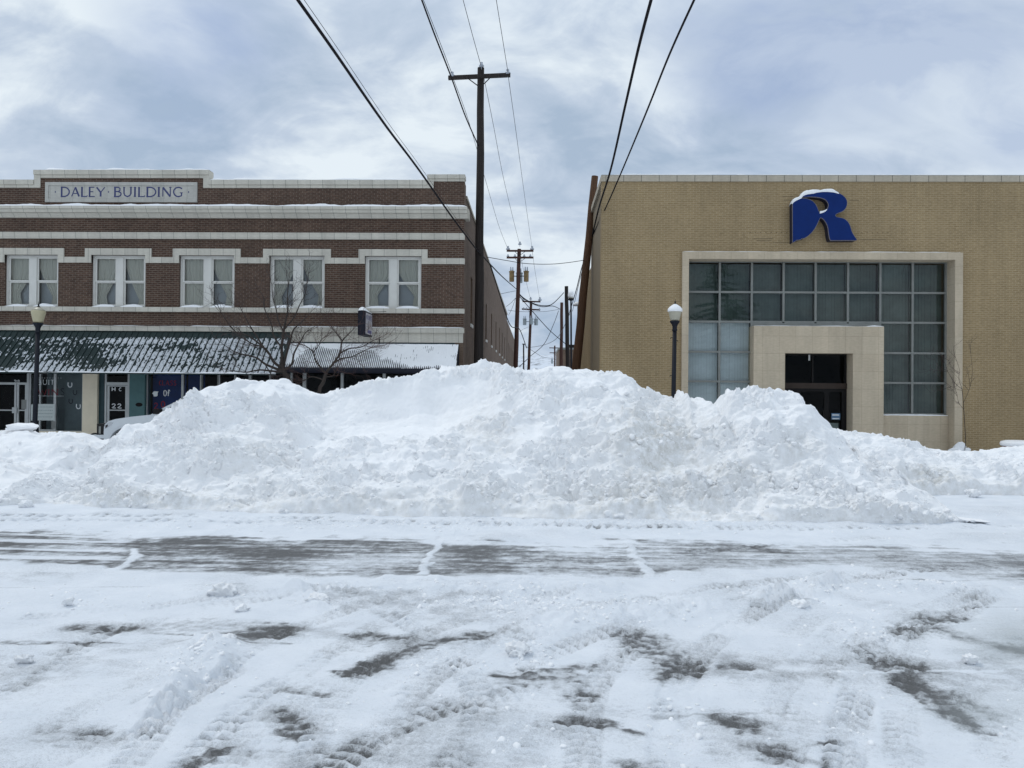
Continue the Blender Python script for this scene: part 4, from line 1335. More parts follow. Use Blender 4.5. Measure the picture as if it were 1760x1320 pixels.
# ---- shopfront level
SF = D + 0.35                                     # shopfront plane
zaw = zT(570)
GZ = -0.42
mb = MB()
mb.box(FX(500), XR - 0.001, D - 0.02, D + 0.2, zT(588), z_low0 - 0.002)          # pale panel above the small awning
mb.build('fascia_panel', 'terracotta', bld)
mb = MB()
mb.box(XL, FX(500) - 0.002, D - 0.01, D + 0.25, zT(630), z_low0 - 0.002)
mb.box(FX(500), XR - 0.3, D + 0.02, D + 0.25, zT(632), zT(588) - 0.002)
mb.build('transom_board', 'teal_dark', bld)
mb = MB(); mb.box(XR - 0.29, XR - 0.002, D, D + 0.4, -0.6, zT(588) - 0.002)
mb.build('corner_pier', 'brick_side', bld)
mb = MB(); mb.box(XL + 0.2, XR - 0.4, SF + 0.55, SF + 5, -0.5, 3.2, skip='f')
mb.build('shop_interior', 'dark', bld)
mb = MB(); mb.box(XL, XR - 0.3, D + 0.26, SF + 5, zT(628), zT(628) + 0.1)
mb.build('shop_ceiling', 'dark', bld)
ztop = zT(634)                                     # hidden behind the awning edge
SX = lambda x: P(x, 690, SF).x
SZ = lambda y, x=200: P(x, y, SF).z


def shop_window(x0, x1, zb, zt, back=None, bars=(), frame='alu', fw=0.05, name='shop_window', backd=0.3, y=None):
    y = SF if y is None else y
    f = MB()
    f.box(x0, x0 + fw, y - 0.04, y + 0.06, zb, zt); f.box(x1 - fw, x1, y - 0.04, y + 0.06, zb, zt)
    f.box(x0 + fw, x1 - fw, y - 0.038, y + 0.06, zb, zb + fw * 1.2); f.box(x0 + fw, x1 - fw, y - 0.038, y + 0.06, zt - fw, zt)
    for bx in bars:
        f.box(bx - fw / 2, bx + fw / 2, y - 0.036, y + 0.06, zb + fw * 1.2, zt - fw)
    o = f.build(name, frame, bld)
    p_ = MB(); p_.face([(x0 + fw, y, zb + fw), (x1 - fw, y, zb + fw), (x1 - fw, y, zt - fw), (x0 + fw, y, zt - fw)])
    p_.build('pane', 'glass_shop', o)
    if back:
        p_ = MB(); p_.box(x0 + fw, x1 - fw, y + backd, y + backd + 0.05, zb, zt)
        p_.build('backdrop', back, o)
    return o


# double door at the far left, beside its side light
d0, dm, d1 = SX(-40), SX(29), SX(50)
zd = SZ(657, 30)
f = MB()
f.box(d1 - 0.06, d1 + 0.02, SF - 0.05, SF + 0.07, GZ, ztop)
f.box(d0 - 0.06, d0 + 0.02, SF - 0.05, SF + 0.07, GZ, ztop)
f.box(d0 + 0.02, d1 - 0.06, SF - 0.045, SF + 0.07, zd, SZ(662, 30) + 0.11)
dr = f.build('double_door_frame', 'alu', bld)
for a, b_ in ((d0 + 0.03, dm - 0.01), (dm + 0.01, d1 - 0.07)):
    f = MB()
    f.box(a, a + 0.075, SF - 0.02, SF + 0.03, GZ, zd - 0.01); f.box(b_ - 0.075, b_, SF - 0.02, SF + 0.03, GZ, zd - 0.01)
    f.box(a + 0.075, b_ - 0.075, SF - 0.019, SF + 0.03, zd - 0.09, zd - 0.01); f.box(a + 0.075, b_ - 0.075, SF - 0.019, SF + 0.03, GZ, GZ + 0.2)
    f.box(a + 0.075, b_ - 0.075, SF - 0.03, SF + 0.0, SZ(706, 20), SZ(704, 20))
    lf = f.build('door_leaf', 'alu', dr)
mb = MB(); mb.face([(d0 + 0.04, SF + 0.01, GZ), (d1 - 0.07, SF + 0.01, GZ), (d1 - 0.07, SF + 0.01, ztop), (d0 + 0.04, SF + 0.01, ztop)])
mb.build('door_glass', 'glass_shop', dr)
mb = MB(); mb.box(dm - 0.13, dm + 0.04, SF - 0.07, SF - 0.031, SZ(710, 27), SZ(700, 27))
mb.build('lock_plate', 'alu', dr)
mb = MB(); letters(mb, '219', SX(24), SZ(658.8, 30), 0.12, 0.2, SF - 0.003, 0.026)
mb.build('street_number', 'chalk', dr)
w1 = shop_window(d1 + 0.03, SX(95.5), SZ(741, 100), ztop, 'grey_back', bars=(SX(69.5),), backd=0.9)
w2 = shop_window(SX(95.5) + 0.002, SX(143.5), SZ(742, 100), ztop, 'grey_back', backd=0.5, fw=0.035)
mb = MB()
letters(mb, 'BUIT', SX(66), SZ(661, 80), 0.17, SX(94) - SX(66), SF - 0.044, 0.022)
zz_ = SZ(681, 90)
for k_ in range(22):
    xx = SX(65) + k_ * (SX(111) - SX(65)) / 22
    mb.box(xx, xx + 0.022, SF - 0.0445, SF - 0.043, zz_, zz_ + 0.018)
for k_ in range(9):
    xx = SX(67) + k_ * (SX(109) - SX(67)) / 9
    mb.box(xx, xx + 0.05, SF - 0.0445, SF - 0.043, SZ(650, 90), SZ(650, 90) + 0.012)
for xx, yy in ((119, 661), (134, 698)):
    letters(mb, 'u', SX(xx) - 0.06, SZ(yy + 4.5, 120), 0.175, 0.16, SF - 0.006, 0.034, jit=0.004)
mb.build('window_lettering', 'chalk', w2)
mb = MB()
letters(mb, 'S', SX(104), SZ(679, 104), 0.25, 0.15, SF - 0.008, 0.024)
for xx, yy in ((128, 674), (121, 689)):
    letters(mb, 'u', SX(xx) - 0.06, SZ(yy + 4.5, 120), 0.17, 0.15, SF - 0.006, 0.032, jit=0.004)
mb.build('dark_window_lettering', 'black_marker', w2)
mb = MB(); letters(mb, 'WIN', SX(67), SZ(679, 90), 0.21, SX(102) - SX(67), SF - 0.048, 0.03)
mb.build('red_window_lettering', 'red_marker', w1)
mb = MB()
mb.box(SX(143.7), SX(169), SF - 0.08, SF + 0.3, GZ, ztop + 0.1)
mb.build('cream_pier', 'cream', bld)
mb = MB(); mb.box(d1 + 0.02, SX(143.6), SF - 0.1, SF + 0.1, GZ, SZ(741, 100) - 0.002)
mb.build('bulkhead', 'cream', bld)
# recessed single door with teal sides
RD = SF + 0.08
RX = lambda x: P(x, 690, RD).x
RZ = lambda y: P(200, y, RD).z
mb = MB()
mb.box(SX(169) + 0.002, RX(180), RD - 0.05, RD + 0.1, GZ, ztop + 0.3)
mb.build('door_cheek', 'teal_dark', bld)
q0, q1 = RX(180.3), RX(223)
f = MB()
f.box(q0, q0 + 0.07, RD - 0.03, RD + 0.06, GZ, ztop + 0.3); f.box(q1 - 0.07, q1, RD - 0.03, RD + 0.06, GZ, ztop + 0.3)
f.box(q0 + 0.07, q1 - 0.07, RD - 0.028, RD + 0.06, RZ(662), RZ(657)); f.box(q0 + 0.07, q1 - 0.07, RD - 0.028, RD + 0.06, ztop - 0.02, ztop + 0.05)
sdn = f.build('door_frame', 'alu', bld)
f = MB()
f.box(q0 + 0.075, q0 + 0.17, RD, RD + 0.045, GZ, RZ(662.5)); f.box(q1 - 0.17, q1 - 0.075, RD, RD + 0.045, GZ, RZ(662.5))
f.box(q0 + 0.17, q1 - 0.17, RD + 0.001, RD + 0.045, RZ(664.5), RZ(662.5)); f.box(q0 + 0.17, q1 - 0.17, RD + 0.001, RD + 0.045, GZ, GZ + 0.25)
f.box(q0 + 0.17, q1 - 0.17, RD + 0.001, RD + 0.045, RZ(706), RZ(704))
f.build('door', 'alu', sdn)
mb = MB(); mb.face([(q0 + 0.08, RD + 0.02, GZ), (q1 - 0.08, RD + 0.02, GZ), (q1 - 0.08, RD + 0.02, ztop), (q0 + 0.08, RD + 0.02, ztop)])
mb.build('door_glass', 'glass_shop', sdn)
mb = MB()
letters(mb, 'H', RX(191.5), RZ(672), 0.135, 0.14, RD + 0.012, 0.035); letters(mb, 'C', RX(203.5), RZ(672), 0.12, 0.1, RD + 0.012, 0.03)
mb.build('lettering', 'chalk', sdn); mb = MB()
letters(mb, '22', RX(191.5), RZ(701.5), 0.155, RX(209) - RX(191.5), RD + 0.012, 0.03)
mb.build('lettering', 'chalk', sdn)
mb = MB(); mb.box(SX(226.5), SX(252), SF - 0.15, SF + 0.3, GZ, ztop + 0.25)
mb.box(RX(223) + 0.002, SX(226.5) - 0.002, RD - 0.04, RD + 0.08, GZ, ztop + 0.3)
tp = mb.build('teal_panel', 'teal', bld)
mb = MB()
cxp, czp = P(239, 695.5, SF - 0.15).x, P(239, 695.5, SF - 0.15).z
mb.prism_y([(cxp + 0.125 * math.cos(a), czp + 0.072 * math.sin(a)) for a in np.linspace(0, 2 * math.pi, 28)[:-1]], SF - 0.165, SF - 0.15)
mb.build('oval_plaque', 'bronze', tp)
# blue-backed windows with writing
w3 = shop_window(SX(252.5), SX(314), GZ + 0.4, ztop + 0.2, 'blue_paint', fw=0.04, backd=0.35)
w4 = shop_window(SX(314) + 0.002, SX(346), GZ + 0.4, ztop + 0.2, 'blue_paint', fw=0.04, backd=0.35)
mb = MB()
letters(mb, 'Of', SX(281), SZ(680.5, 270), 0.21, 0.23, SF - 0.008, 0.036)
mb.build('lettering', 'chalk', w3); mb = MB()
capx, capz = SX(267), SZ(676.5, 268)
mb.prism_y([(capx - 0.125, capz), (capx - 0.05, capz + 0.085), (capx + 0.12, capz + 0.075), (capx + 0.085, capz + 0.03), (capx + 0.085, capz - 0.075), (capx + 0.04, capz - 0.105), (capx - 0.055, capz - 0.105), (capx - 0.075, capz - 0.03)], SF - 0.008, SF - 0.004)
mb.build('cap_drawing', 'chalk', w3)
mb = MB()
letters(mb, 'CLASS', SX(273), SZ(662, 270), 0.17, SX(303) - SX(273), SF - 0.008, 0.028)
letters(mb, '2', SX(265), SZ(703, 270), 0.22, 0.15, SF - 0.008, 0.03); letters(mb, 'O', SX(277), SZ(700, 270), 0.22, 0.15, SF - 0.008, 0.045)
mb.build('red_window_lettering', 'red_marker', w3)
for a, b_, bars, fr, fw in ((346, 376, (), 'mullion', 0.05), (376, 430, (SX(404),), 'alu', 0.05), (430, 497, (SX(464),), 'alu', 0.045), (499, 524, (), 'alu', 0.08), (524, 588, (), 'alu', 0.05), (588, 660, (), 'alu', 0.05), (660, 730, (), 'alu', 0.05)):
    shop_window(SX(a) + 0.002, SX(b_), GZ + 0.4, ztop + 0.1, None, bars=bars, frame=fr, fw=fw)
shop_window(XL + 0.3, d0 - 0.07, GZ + 0.4, ztop, 'grey_back')

# ---- large green standing-seam awning
AW = 1.5
zlo = P(200, 640, D - AW).z
axr = FX(499, 575)
xl_ = XL
mb = MB()
kx, kz = D - 0.22, zaw - 0.27                       # steeper top strip, then the main slope
prof_aw = [(D - 0.012, zaw), (kx, kz), (D - AW, zlo)]
for (ya, za), (yb_, zb2) in zip(prof_aw[:-1], prof_aw[1:]):
    mb.face([(xl_, yb_, zb2), (axr, yb_, zb2), (axr, ya, za), (xl_, ya, za)])
    mb.face([(xl_, ya, za - 0.03), (axr, ya, za - 0.03), (axr, yb_, zb2 - 0.03), (xl_, yb_, zb2 - 0.03)])
mb.box(xl_, axr, D - AW - 0.012, D - AW, zlo - 0.06, zlo + 0.004)
mb.face([(axr, D - 0.012, zaw), (axr, kx, kz), (axr, D - AW, zlo), (axr, D - 0.012, zlo)])
xx = xl_ + 0.1
while xx < axr:
    for (ya, za), (yb_, zb2) in zip(prof_aw[:-1], prof_aw[1:]):
        h = 0.042
        for s_ in (-0.011, 0.011):
            q = [(xx + s_, ya, za + 0.001), (xx + s_, yb_, zb2 + 0.001), (xx + s_, yb_, zb2 + h), (xx + s_, ya, za + h)]
            mb.face(q if s_ < 0 else q[::-1])
        mb.face([(xx - 0.011, yb_, zb2 + h), (xx + 0.011, yb_, zb2 + h), (xx + 0.011, ya, za + h), (xx - 0.011, ya, za + h)])
    xx += 0.222
gaw = mb.build('green_awning', 'green_metal', bld)
# snow lying between the seams, torn into patches
nx_, nv_ = int((axr - xl_) / 0.024), 84
Xa, Va = np.meshgrid(np.linspace(xl_, axr, nx_), np.linspace(0, 1, nv_), indexing='ij')
Ya = kx + (D - AW - kx) * Va
Za = kz + (zlo - kz) * Va
u_, v_ = proj(Xa, Ya, Za)
SLn = math.hypot(D - AW - kx, zlo - kz)
dn = Va * SLn
big = fbm(Xa * 0.55, dn * 1.5, 3, 200)
fin = fbm(Xa * 13, dn * 6.5, 4, 210, 0.65)
blob = fbm(Xa * 5.5, dn * 3.2, 2, 220)
dens = np.interp(u_, [-300, 0, 60, 130, 200, 300, 420, 499], [0.18, 0.24, 0.32, 0.42, 0.54, 0.64, 0.70, 0.76])
arch = np.exp(-((Va - (0.42 + 0.25 * np.sin(Xa * 1.6))) / 0.22) ** 2)
cov = dens + 0.50 * big + 0.52 * fin + 0.25 * blob - 0.42 * arch * np.interp(u_, [0, 150, 300, 480], [1, 1, 0.7, 0.45]) + 0.40 * np.exp(-((Va - 0.10) / 0.13) ** 2) * np.interp(u_, [0, 150, 260], [0.3, 0.8, 1]) + 0.45 * ss(0.80, 0.97, Va)
cov -= 0.9 * (1 - ss(0.0, 0.05, Va + 0.05 * fin))
seamd = np.abs(((Xa - (xl_ + 0.1)) / 0.222 + 0.5) % 1 - 0.5) * 0.222
hh = -0.02 + 0.05 * np.clip(cov, -0.4, 0.9) + 0.004 * fin
hh = np.minimum(hh, 0.034) - 0.03 * (1 - ss(0.010, 0.028, seamd))
nrm = np.array([-(zlo - kz), (D - AW - kx)]) / SLn
nrm = nrm if nrm[1] > 0 else -nrm
Va2 = np.stack([Xa, Ya + nrm[0] * hh, Za + nrm[1] * hh], -1).reshape(-1, 3)
np_mesh('snow_cover', Va2, grid_faces(nx_, nv_), 'snow_thin', gaw)
# snow curling over the edge
snow_strip('snow_edge', FX(20), axr, D - AW - 0.03, D - AW + 0.06, zlo - 0.01, 0.04, 31, gaw, var=1.4, slump=0.03, nx=420)

# ---- smaller corrugated awning
BW = 0.95
bx0, bx1 = P(500, 587, D).x, XR - 0.16
bz1, bz0 = zT(590), P(650, 634, D - BW).z
nx_ = int((bx1 - bx0) / 0.008)
Xc, Vc_ = np.meshgrid(np.linspace(bx0, bx1, nx_), np.linspace(0, 1, 14), indexing='ij')
corr = 0.013 * np.sin(Xc * 2 * np.pi / 0.068)
sl2 = math.hypot(BW, bz1 - bz0)
n2_ = np.array([-(bz1 - bz0), -BW]) / sl2 * -1
n2_ = np.array([-(bz1 - bz0) / sl2, BW / sl2])
Yc_ = D - 0.03 - (BW - 0.03) * Vc_ + n2_[0] * corr
Zc_ = bz1 + (bz0 - bz1) * Vc_ + n2_[1] * corr
caw = np_mesh('corrugated_awning', np.stack([Xc, Yc_, Zc_], -1).reshape(-1, 3), grid_faces(nx_, 14), 'grey_metal', bld)
mb = MB()
lip = [(D - BW + 0.02, bz0 + 0.02)] + [(D - BW + 0.02 - 0.085 * math.sin(a), bz0 - 0.07 + 0.09 * math.cos(a)) for a in np.linspace(0, math.pi, 9)] + [(D - BW + 0.03, bz0 - 0.155)]
mb.prism_x(lip, bx0 - 0.04, bx1 + 0.02)
mb.build('rolled_edge', 'navy_trim', caw)
mb = MB()
mb.prism_x([(D - 0.02, bz1 - 0.02), (D - BW, bz0 - 0.02), (D - 0.02, bz0 - 0.1)], bx1 + 0.005, bx1 + 0.025)
mb.prism_x([(D - 0.02, bz1 - 0.02), (D - BW, bz0 - 0.02), (D - 0.02, bz0 - 0.1)], bx0 - 0.03, bx0 - 0.01)
mb.build('end_panel', 'navy_trim', caw)
nx_, nv_ = int((bx1 - bx0) / 0.012), 50
Xs, Vs = np.meshgrid(np.linspace(bx0, bx1, nx_), np.linspace(0.03, 0.985, nv_), indexing='ij')
uu_, vv_ = proj(Xs, D - BW * Vs, bz1 + (bz0 - bz1) * Vs)
nzz = fbm(Xs * 1.6, Vs * 2.5, 4, 230)
lim = np.interp(uu_, [495, 520, 545, 590, 640, 655, 690, 800], [0.9, 0.42, 0.2, 0.25, 0.30, 0.60, 0.90, 0.96]) + 0.13 * nzz
th = 0.018 - 0.040 * ss(lim - 0.12, lim + 0.15, Vs) + 0.012 * nzz * (1 - ss(lim - 0.3, lim, Vs)) + 0.006 * fbm(Xs * 14, Vs * 4, 2, 240)
th = np.maximum(th, 0.0002 + 0.006 * fbm(Xs * 3, Vs * 4, 2, 250) - 0.02 * ss(0.9, 0.985, Vs))
Ys = D - 0.03 - (BW - 0.03) * Vs + n2_[0] * th
Zs = bz1 + (bz0 - bz1) * Vs + n2_[1] * th
np_mesh('snow_cover', np.stack([Xs, Ys, Zs], -1).reshape(-1, 3), grid_faces(nx_, nv_), 'snow_clean', caw)

# rear brick block further down the alley
rb = thing('brick_building', (XR - 6, 86, -0.4), 'lower plain brown brick building further down the left side of the alley', 'building')
sops = [(y_ - 0.5, y_ + 0.5, 3.9, 6.3) for y_ in (75.5, 80, 85, 90, 95)]
mb = MB()
side_wall_openings(mb, XR + 0.03, 72.08, 99, -0.7, 8.15, sops, 0.25, 1)
mb.face([(XR + 0.03, 99, -0.7), (XR - 12, 99, -0.7), (XR - 12, 99, 8.15), (XR + 0.03, 99, 8.15)])
mb.face([(XR - 12, 72.08, 8.15), (XR + 0.03, 72.08, 8.15), (XR + 0.03, 99, 8.15), (XR - 12, 99, 8.15)])
mb.build('wall', 'brick_side', rb)
for (a, b_, c, d) in sops:
    m_ = MB(); m_.box(XR - 0.2, XR - 0.14, a, b_, c, d); sh = m_.build('window', 'pole_red', rb)
    m_ = MB(); m_.box(XR - 0.1, XR + 0.12, a - 0.08, b_ + 0.08, c - 0.16, c - 0.003); m_.build('sill', 'white_paint', sh)

# ================================================================== right: tan brick block
XA = FX(1033, 480)
XB = 27.0
z2 = lambda y: FZ(y, 1400)
tb = thing('tan_brick_building', ((XA + XB) / 2, D, -0.4), 'plain tan brick building with a large gridded window in a pale stone frame', 'building')
ztop2 = z2(312.5)
f0, f1 = FX(1171, 600), FX(1652, 600)
g0, g1 = FX(1182.5, 560), FX(1638.5, 600)
zf1, zf0 = z2(434), z2(446.5)
mb = MB()
wall_openings(mb, XA, XB, -0.9, ztop2, [(f0 + 0.03, f1 - 0.03, -0.95, zf1 - 0.03)], D, 0.1)
mb.face([(XA, D + 0.42, -0.9), (XA, D + 0.001, -0.9), (XA, D + 0.001, ztop2), (XA, D + 0.42, ztop2)])
mb.build('wall', 'brick_tan', tb)
mb = MB()
mb.face([(XA + 0.06, D + 0.42, ztop2), (XA + 0.06, 33.2, ztop2), (XA + 0.06, 33.2, -0.9), (XA + 0.06, D + 0.42, -0.9)][::-1])
mb.face([(XA + 0.06, 33.2, -0.9), (XB, 33.2, -0.9), (XB, 33.2, ztop2), (XA + 0.06, 33.2, ztop2)][::-1])
mb.face([(XA, D + 0.42, -0.9), (XA + 0.06, D + 0.42, -0.9), (XA + 0.06, D + 0.42, ztop2), (XA, D + 0.42, ztop2)][::-1])
mb.build('side_wall', 'tan_render', tb)
mb = MB()
mb.box(XA + 0.09, 16, 33.21, 41.8, -0.9, 7.1)
mb.build('rear_wing', 'brick_tan', tb)
mb = MB(); mb.box(XA - 0.03, XB, D - 0.045, D + 0.4, ztop2 + 0.001, z2(302))
mb.box(XA - 0.03, XA + 0.35, D + 0.401, 33.2, ztop2 + 0.001, z2(302))
mb.build('coping', 'coping_stone', tb)
mb = MB(); mb.box(XA - 0.02, XB, D - 0.052, D + 0.38, z2(302) + 0.001, z2(301.2) + 0.002); mb.build('flashing', 'alu', tb)
zs_ = z2(301.2)
snow_strip('snow_cap', FX(1040), FX(1243), D + 0.05, D + 0.36, zs_, 0.085, 71, tb, var=0.25, ends=0.5)
snow_strip('snow_cap', FX(1246), XB, D + 0.05, D + 0.36, zs_, 0.075, 72, tb, var=0.3, ends=0.5)
mb = MB(); mb.box(XA + 0.4, XB, D + 0.5, 33.1, ztop2 - 0.5, ztop2 - 0.4); mb.build('roof', 'snow_clean', tb)
# stone frame round the glazing
FD = D - 0.10
mb = MB()
mb.box(f0, g0, FD, D + 0.55, -0.9, zf0)
mb.box(g1, f1, FD, D + 0.55, -0.9, zf0)
mb.box(f0, f1, FD, D + 0.55, zf0 + 0.001, zf1)
mb.build('stone_frame', 'stone', tb)
snow_strip('snow_ledge', f0, f1, FD + 0.01, D - 0.005, zf1, 0.022, 73, tb, var=0.9)
GY_ = D + 0.5
GXf = lambda x, y=560: P(x, y, GY_).x
GZf = lambda y, x=1400: P(x, y, GY_).z
COLX = [1181, 1236, 1291, 1345.5, 1400.5, 1456, 1511.5, 1567, 1624.5]
ROWY = [452, 503, 554, 606, 657, 710.5]
cxs = [GXf(x) for x in COLX]
rzs = [GZf(y) for y in ROWY]
cxs[0] = g0 + 0.001
mw = 0.036
p0x, p1x = P(1295.5, 640, D).x, P(1519.5, 640, D).x          # portico
pzt = z2(560.5)
mb = MB()
zbot = rzs[5]
for i, x in enumerate(cxs):
    lowz = rzs[2] if 3 <= i <= 5 else zbot
    mb.box(x - mw, x + mw, GY_ - 0.07, GY_ + 0.05, lowz, rzs[0])
mb.box(cxs[-1] + mw, g1 - 0.001, GY_ - 0.03, GY_ + 0.05, zbot, rzs[0] + 0.1)
mb.box(cxs[0] - mw, g1 - 0.002, GY_ - 0.06, GY_ + 0.05, rzs[0] + 0.001, zf0)
for r_ in range(1, 6):
    for i in range(8):
        if r_ >= 3 and 2 <= i <= 5:
            continue
        mb.box(cxs[i] + mw, cxs[i + 1] - mw, GY_ - 0.065, GY_ + 0.05, rzs[r_] - mw, rzs[r_] + mw)
gz = mb.build('window_grid', 'mullion', tb)
for r_ in range(5):
    for i in range(8):
        if r_ >= 2 and 2 <= i <= 5:
            continue
        a, b_ = cxs[i] + mw, cxs[i + 1] - mw
        c, d = rzs[r_ + 1] + mw, rzs[r_] - mw
        q = MB(); tl = random.uniform(-0.010, 0.010); tl2 = random.uniform(-0.012, 0.012)
        q.face([(a, GY_ + tl, c), (b_, GY_ - tl, c), (b_, GY_ - tl + tl2, d), (a, GY_ + tl + tl2, d)])
        q.build('pane', 'glass' if (i < 2 and r_ >= 2) else 'glass_dim', gz)
mb = MB(); mb.box(cxs[2] - mw + 0.001, cxs[6] + mw - 0.001, GY_ - 0.062, GY_ + 0.05, rzs[2] - 0.3, rzs[2] - mw - 0.001); mb.build('lower_rail', 'mullion', gz)
# vertical blinds hanging behind the glass
def vblind(x0, x1, zb, zt, m_, y, pitch=0.10, gaps=()):
    mb = MB(); x = x0
    while x < x1 - 0.01:
        if not any(a < x < b_ for a, b_ in gaps):
            k_ = random.uniform(-0.005, 0.005)
            mb.face([(x, y + k_, zb), (min(x + pitch, x1), y + 0.008 + k_, zb), (min(x + pitch, x1), y + 0.008 + k_, zt), (x, y + k_, zt)])
        x += pitch
    return mb.build('vertical_blind', m_, gz)
for i in (0, 1):
    vblind(cxs[i] + 0.02, cxs[i + 1] - 0.02, zbot, rzs[2] - 0.02, 'blind_pale', GY_ + 0.18, gaps=((cxs[i] + 0.42, cxs[i] + 0.44),))
for i in range(8):
    lo = zbot if i in (6, 7) else rzs[2]
    vblind(cxs[i] + 0.02, cxs[i + 1] - 0.02, lo + 0.02, rzs[0] - 0.02, 'blind_mid' if i in (0, 1, 7) else 'blind_dim', GY_ + 0.2 + 0.03 * (i % 3), pitch=0.11)
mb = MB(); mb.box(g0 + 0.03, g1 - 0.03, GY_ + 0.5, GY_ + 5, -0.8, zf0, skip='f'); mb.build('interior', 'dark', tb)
# apron below the right-hand glazing, with its snowy sill
mb = MB()
mb.box(p1x + 0.002, g1 - 0.003, D + 0.32, D + 0.56, -0.9, zbot - 0.04)
mb.build('apron', 'stone', tb); mb = MB()
mb.box(g0 + 0.003, p0x - 0.002, D + 0.32, D + 0.56, -0.9, zbot - 0.04)
mb.build('apron', 'stone', tb)
snow_strip('snow_ledge', p1x + 0.02, cxs[-1] + 0.1, D + 0.325, D + 0.44, zbot - 0.04, 0.04, 74, tb, var=0.35)
# entrance portico
e0, e1 = P(1349.5, 640, D).x, P(1466.5, 640, D).x
ez = z2(607)
PY = D + 0.02
mb = MB()
mb.box(p0x, e0, PY, GY_ + 0.3, -0.9, ez); mb.box(e1, p1x, PY, GY_ + 0.3, -0.9, ez); mb.box(p0x, p1x, PY, GY_ + 0.3, ez + 0.001, pzt)
mb.build('portico', 'stone', tb)
snow_strip('snow_ledge', p0x, p1x, PY + 0.01, GY_ - 0.08, pzt, 0.022, 75, tb, var=1.1)
snow_strip('snow_ledge', P(1490, 560, D).x, p1x - 0.01, PY + 0.012, GY_ - 0.09, pzt + 0.002, 0.06, 76, tb, var=0.3, ends=0.4)
DY = D + 0.58
DX = lambda x: P(x, 690, DY).x
DZ = lambda y: P(1410, y, DY).z
mb = MB()
x0_, x1_ = e0 + 0.003, e1 - 0.003
zt1, zt0, zd1 = ez - 0.003, DZ(658.5), DZ(668)
mb.box(x0_, x1_, DY - 0.06, DY + 0.06, zd1, zt0)                                   # brown header
hdr = mb.build('door_header', 'header_brown', tb)
mb = MB()
for x in (x0_ + 0.03, DX(1396), x1_ - 0.05):
    mb.box(x - 0.03, x + 0.03, DY - 0.04, DY + 0.05, zt0, zt1)
mb.box(x0_ + 0.06, x1_ - 0.08, DY - 0.038, DY + 0.05, zt1 - 0.06, zt1)
tr_ = mb.build('transom', 'bronze', tb)
mb = MB(); mb.face([(x0_, DY, zt0), (x1_, DY, zt0), (x1_, DY, zt1), (x0_, DY, zt1)]); mb.build('pane', 'glass_shop', tr_)
mb = MB(); mb.box(DX(1388), DX(1391), DY - 0.06, DY - 0.045, DZ(620), DZ(610)); mb.build('sensor', 'alu', tr_)
stops = [x0_ + 0.001, DX(1372), DX(1420.5), x1_]
for k_, (a, b_) in enumerate(zip(stops[:-1], stops[1:])):
    mb = MB(); s_ = 0.085
    mb.box(a, a + s_, DY - 0.03, DY + 0.04, -0.45, zd1 - 0.002)
    mb.box(b_ - s_ * (2.0 if k_ == 2 else 1) - 0.002, b_ - 0.002, DY - 0.03, DY + 0.04, -0.45, zd1 - 0.002)
    mb.box(a + s_, b_ - s_ * (2.0 if k_ == 2 else 1) - 0.003, DY - 0.028, DY + 0.04, zd1 - 0.11, zd1 - 0.003)
    mb.box(a + s_, b_ - s_ * (2.0 if k_ == 2 else 1) - 0.003, DY - 0.028, DY + 0.04, -0.45, -0.2)
    dd_ = mb.build('glass_door', 'bronze', tb)
    mb = MB(); mb.face([(a + s_, DY, -0.3), (b_ - s_, DY, -0.3), (b_ - s_, DY, zd1 - 0.05), (a + s_, DY, zd1 - 0.05)]); mb.build('pane', 'glass_shop', dd_)
    if k_ == 2:
        mb = MB(); mb.box(DX(1429), DX(1444), DY - 0.012, DY - 0.006, DZ(721), DZ(710)); nn_ = mb.build('blue_notice', 'blue_notice', dd_)
        mb = MB(); mb.box(DX(1430.5), DX(1442), DY - 0.016, DY - 0.0125, DZ(714), DZ(712)); mb.box(DX(1430.5), DX(1442.5), DY - 0.016, DY - 0.0125, DZ(720), DZ(718.5)); mb.build('notice_text', 'chalk', dd_)
        mb = MB(); mb.box(DX(1428), DX(1445), DY + 0.2, DY + 0.22, DZ(742), DZ(727)); mb.build('inner_panel', 'blind_dim', dd_)
    else:
        mb = MB(); mb.tube([(b_ - 0.12, DY - 0.06, DZ(735)), (b_ - 0.12, DY - 0.06, DZ(705))], 0.014); mb.build('handle', 'iron', dd_)
# missing-letter scars on the brick
mb = MB()
for (xa_, xb_, yy) in ((1295, 1328, 410.5), (1300, 1326, 414), (1328, 1360, 417.5), (1478, 1522, 411.5), (1344, 1362, 338), (1346, 1360, 344), (1460, 1475, 344)):
    mb = MB(); mb.box(FX(xa_), FX(xb_), D - 0.004, D + 0.002, z2(yy) - 0.008, z2(yy) + 0.008); mb.build('stain', 'stain', tb)
mb = MB()
for x in list(range(1288, 1360, 9)) + list(range(1480, 1530, 9)):
    mb.box(FX(x), FX(x) + 0.035, D - 0.004, D + 0.002, z2(400) - 0.012, z2(400) + 0.012)
mb.build('screw_holes', 'stain', tb)
# ------------------------------------------------------------------ signs
def ZX(pts, ox, oy, sc):
    return [(P(ox + a / sc, oy + b_ / sc, D - 0.32)) for a, b_ in pts]


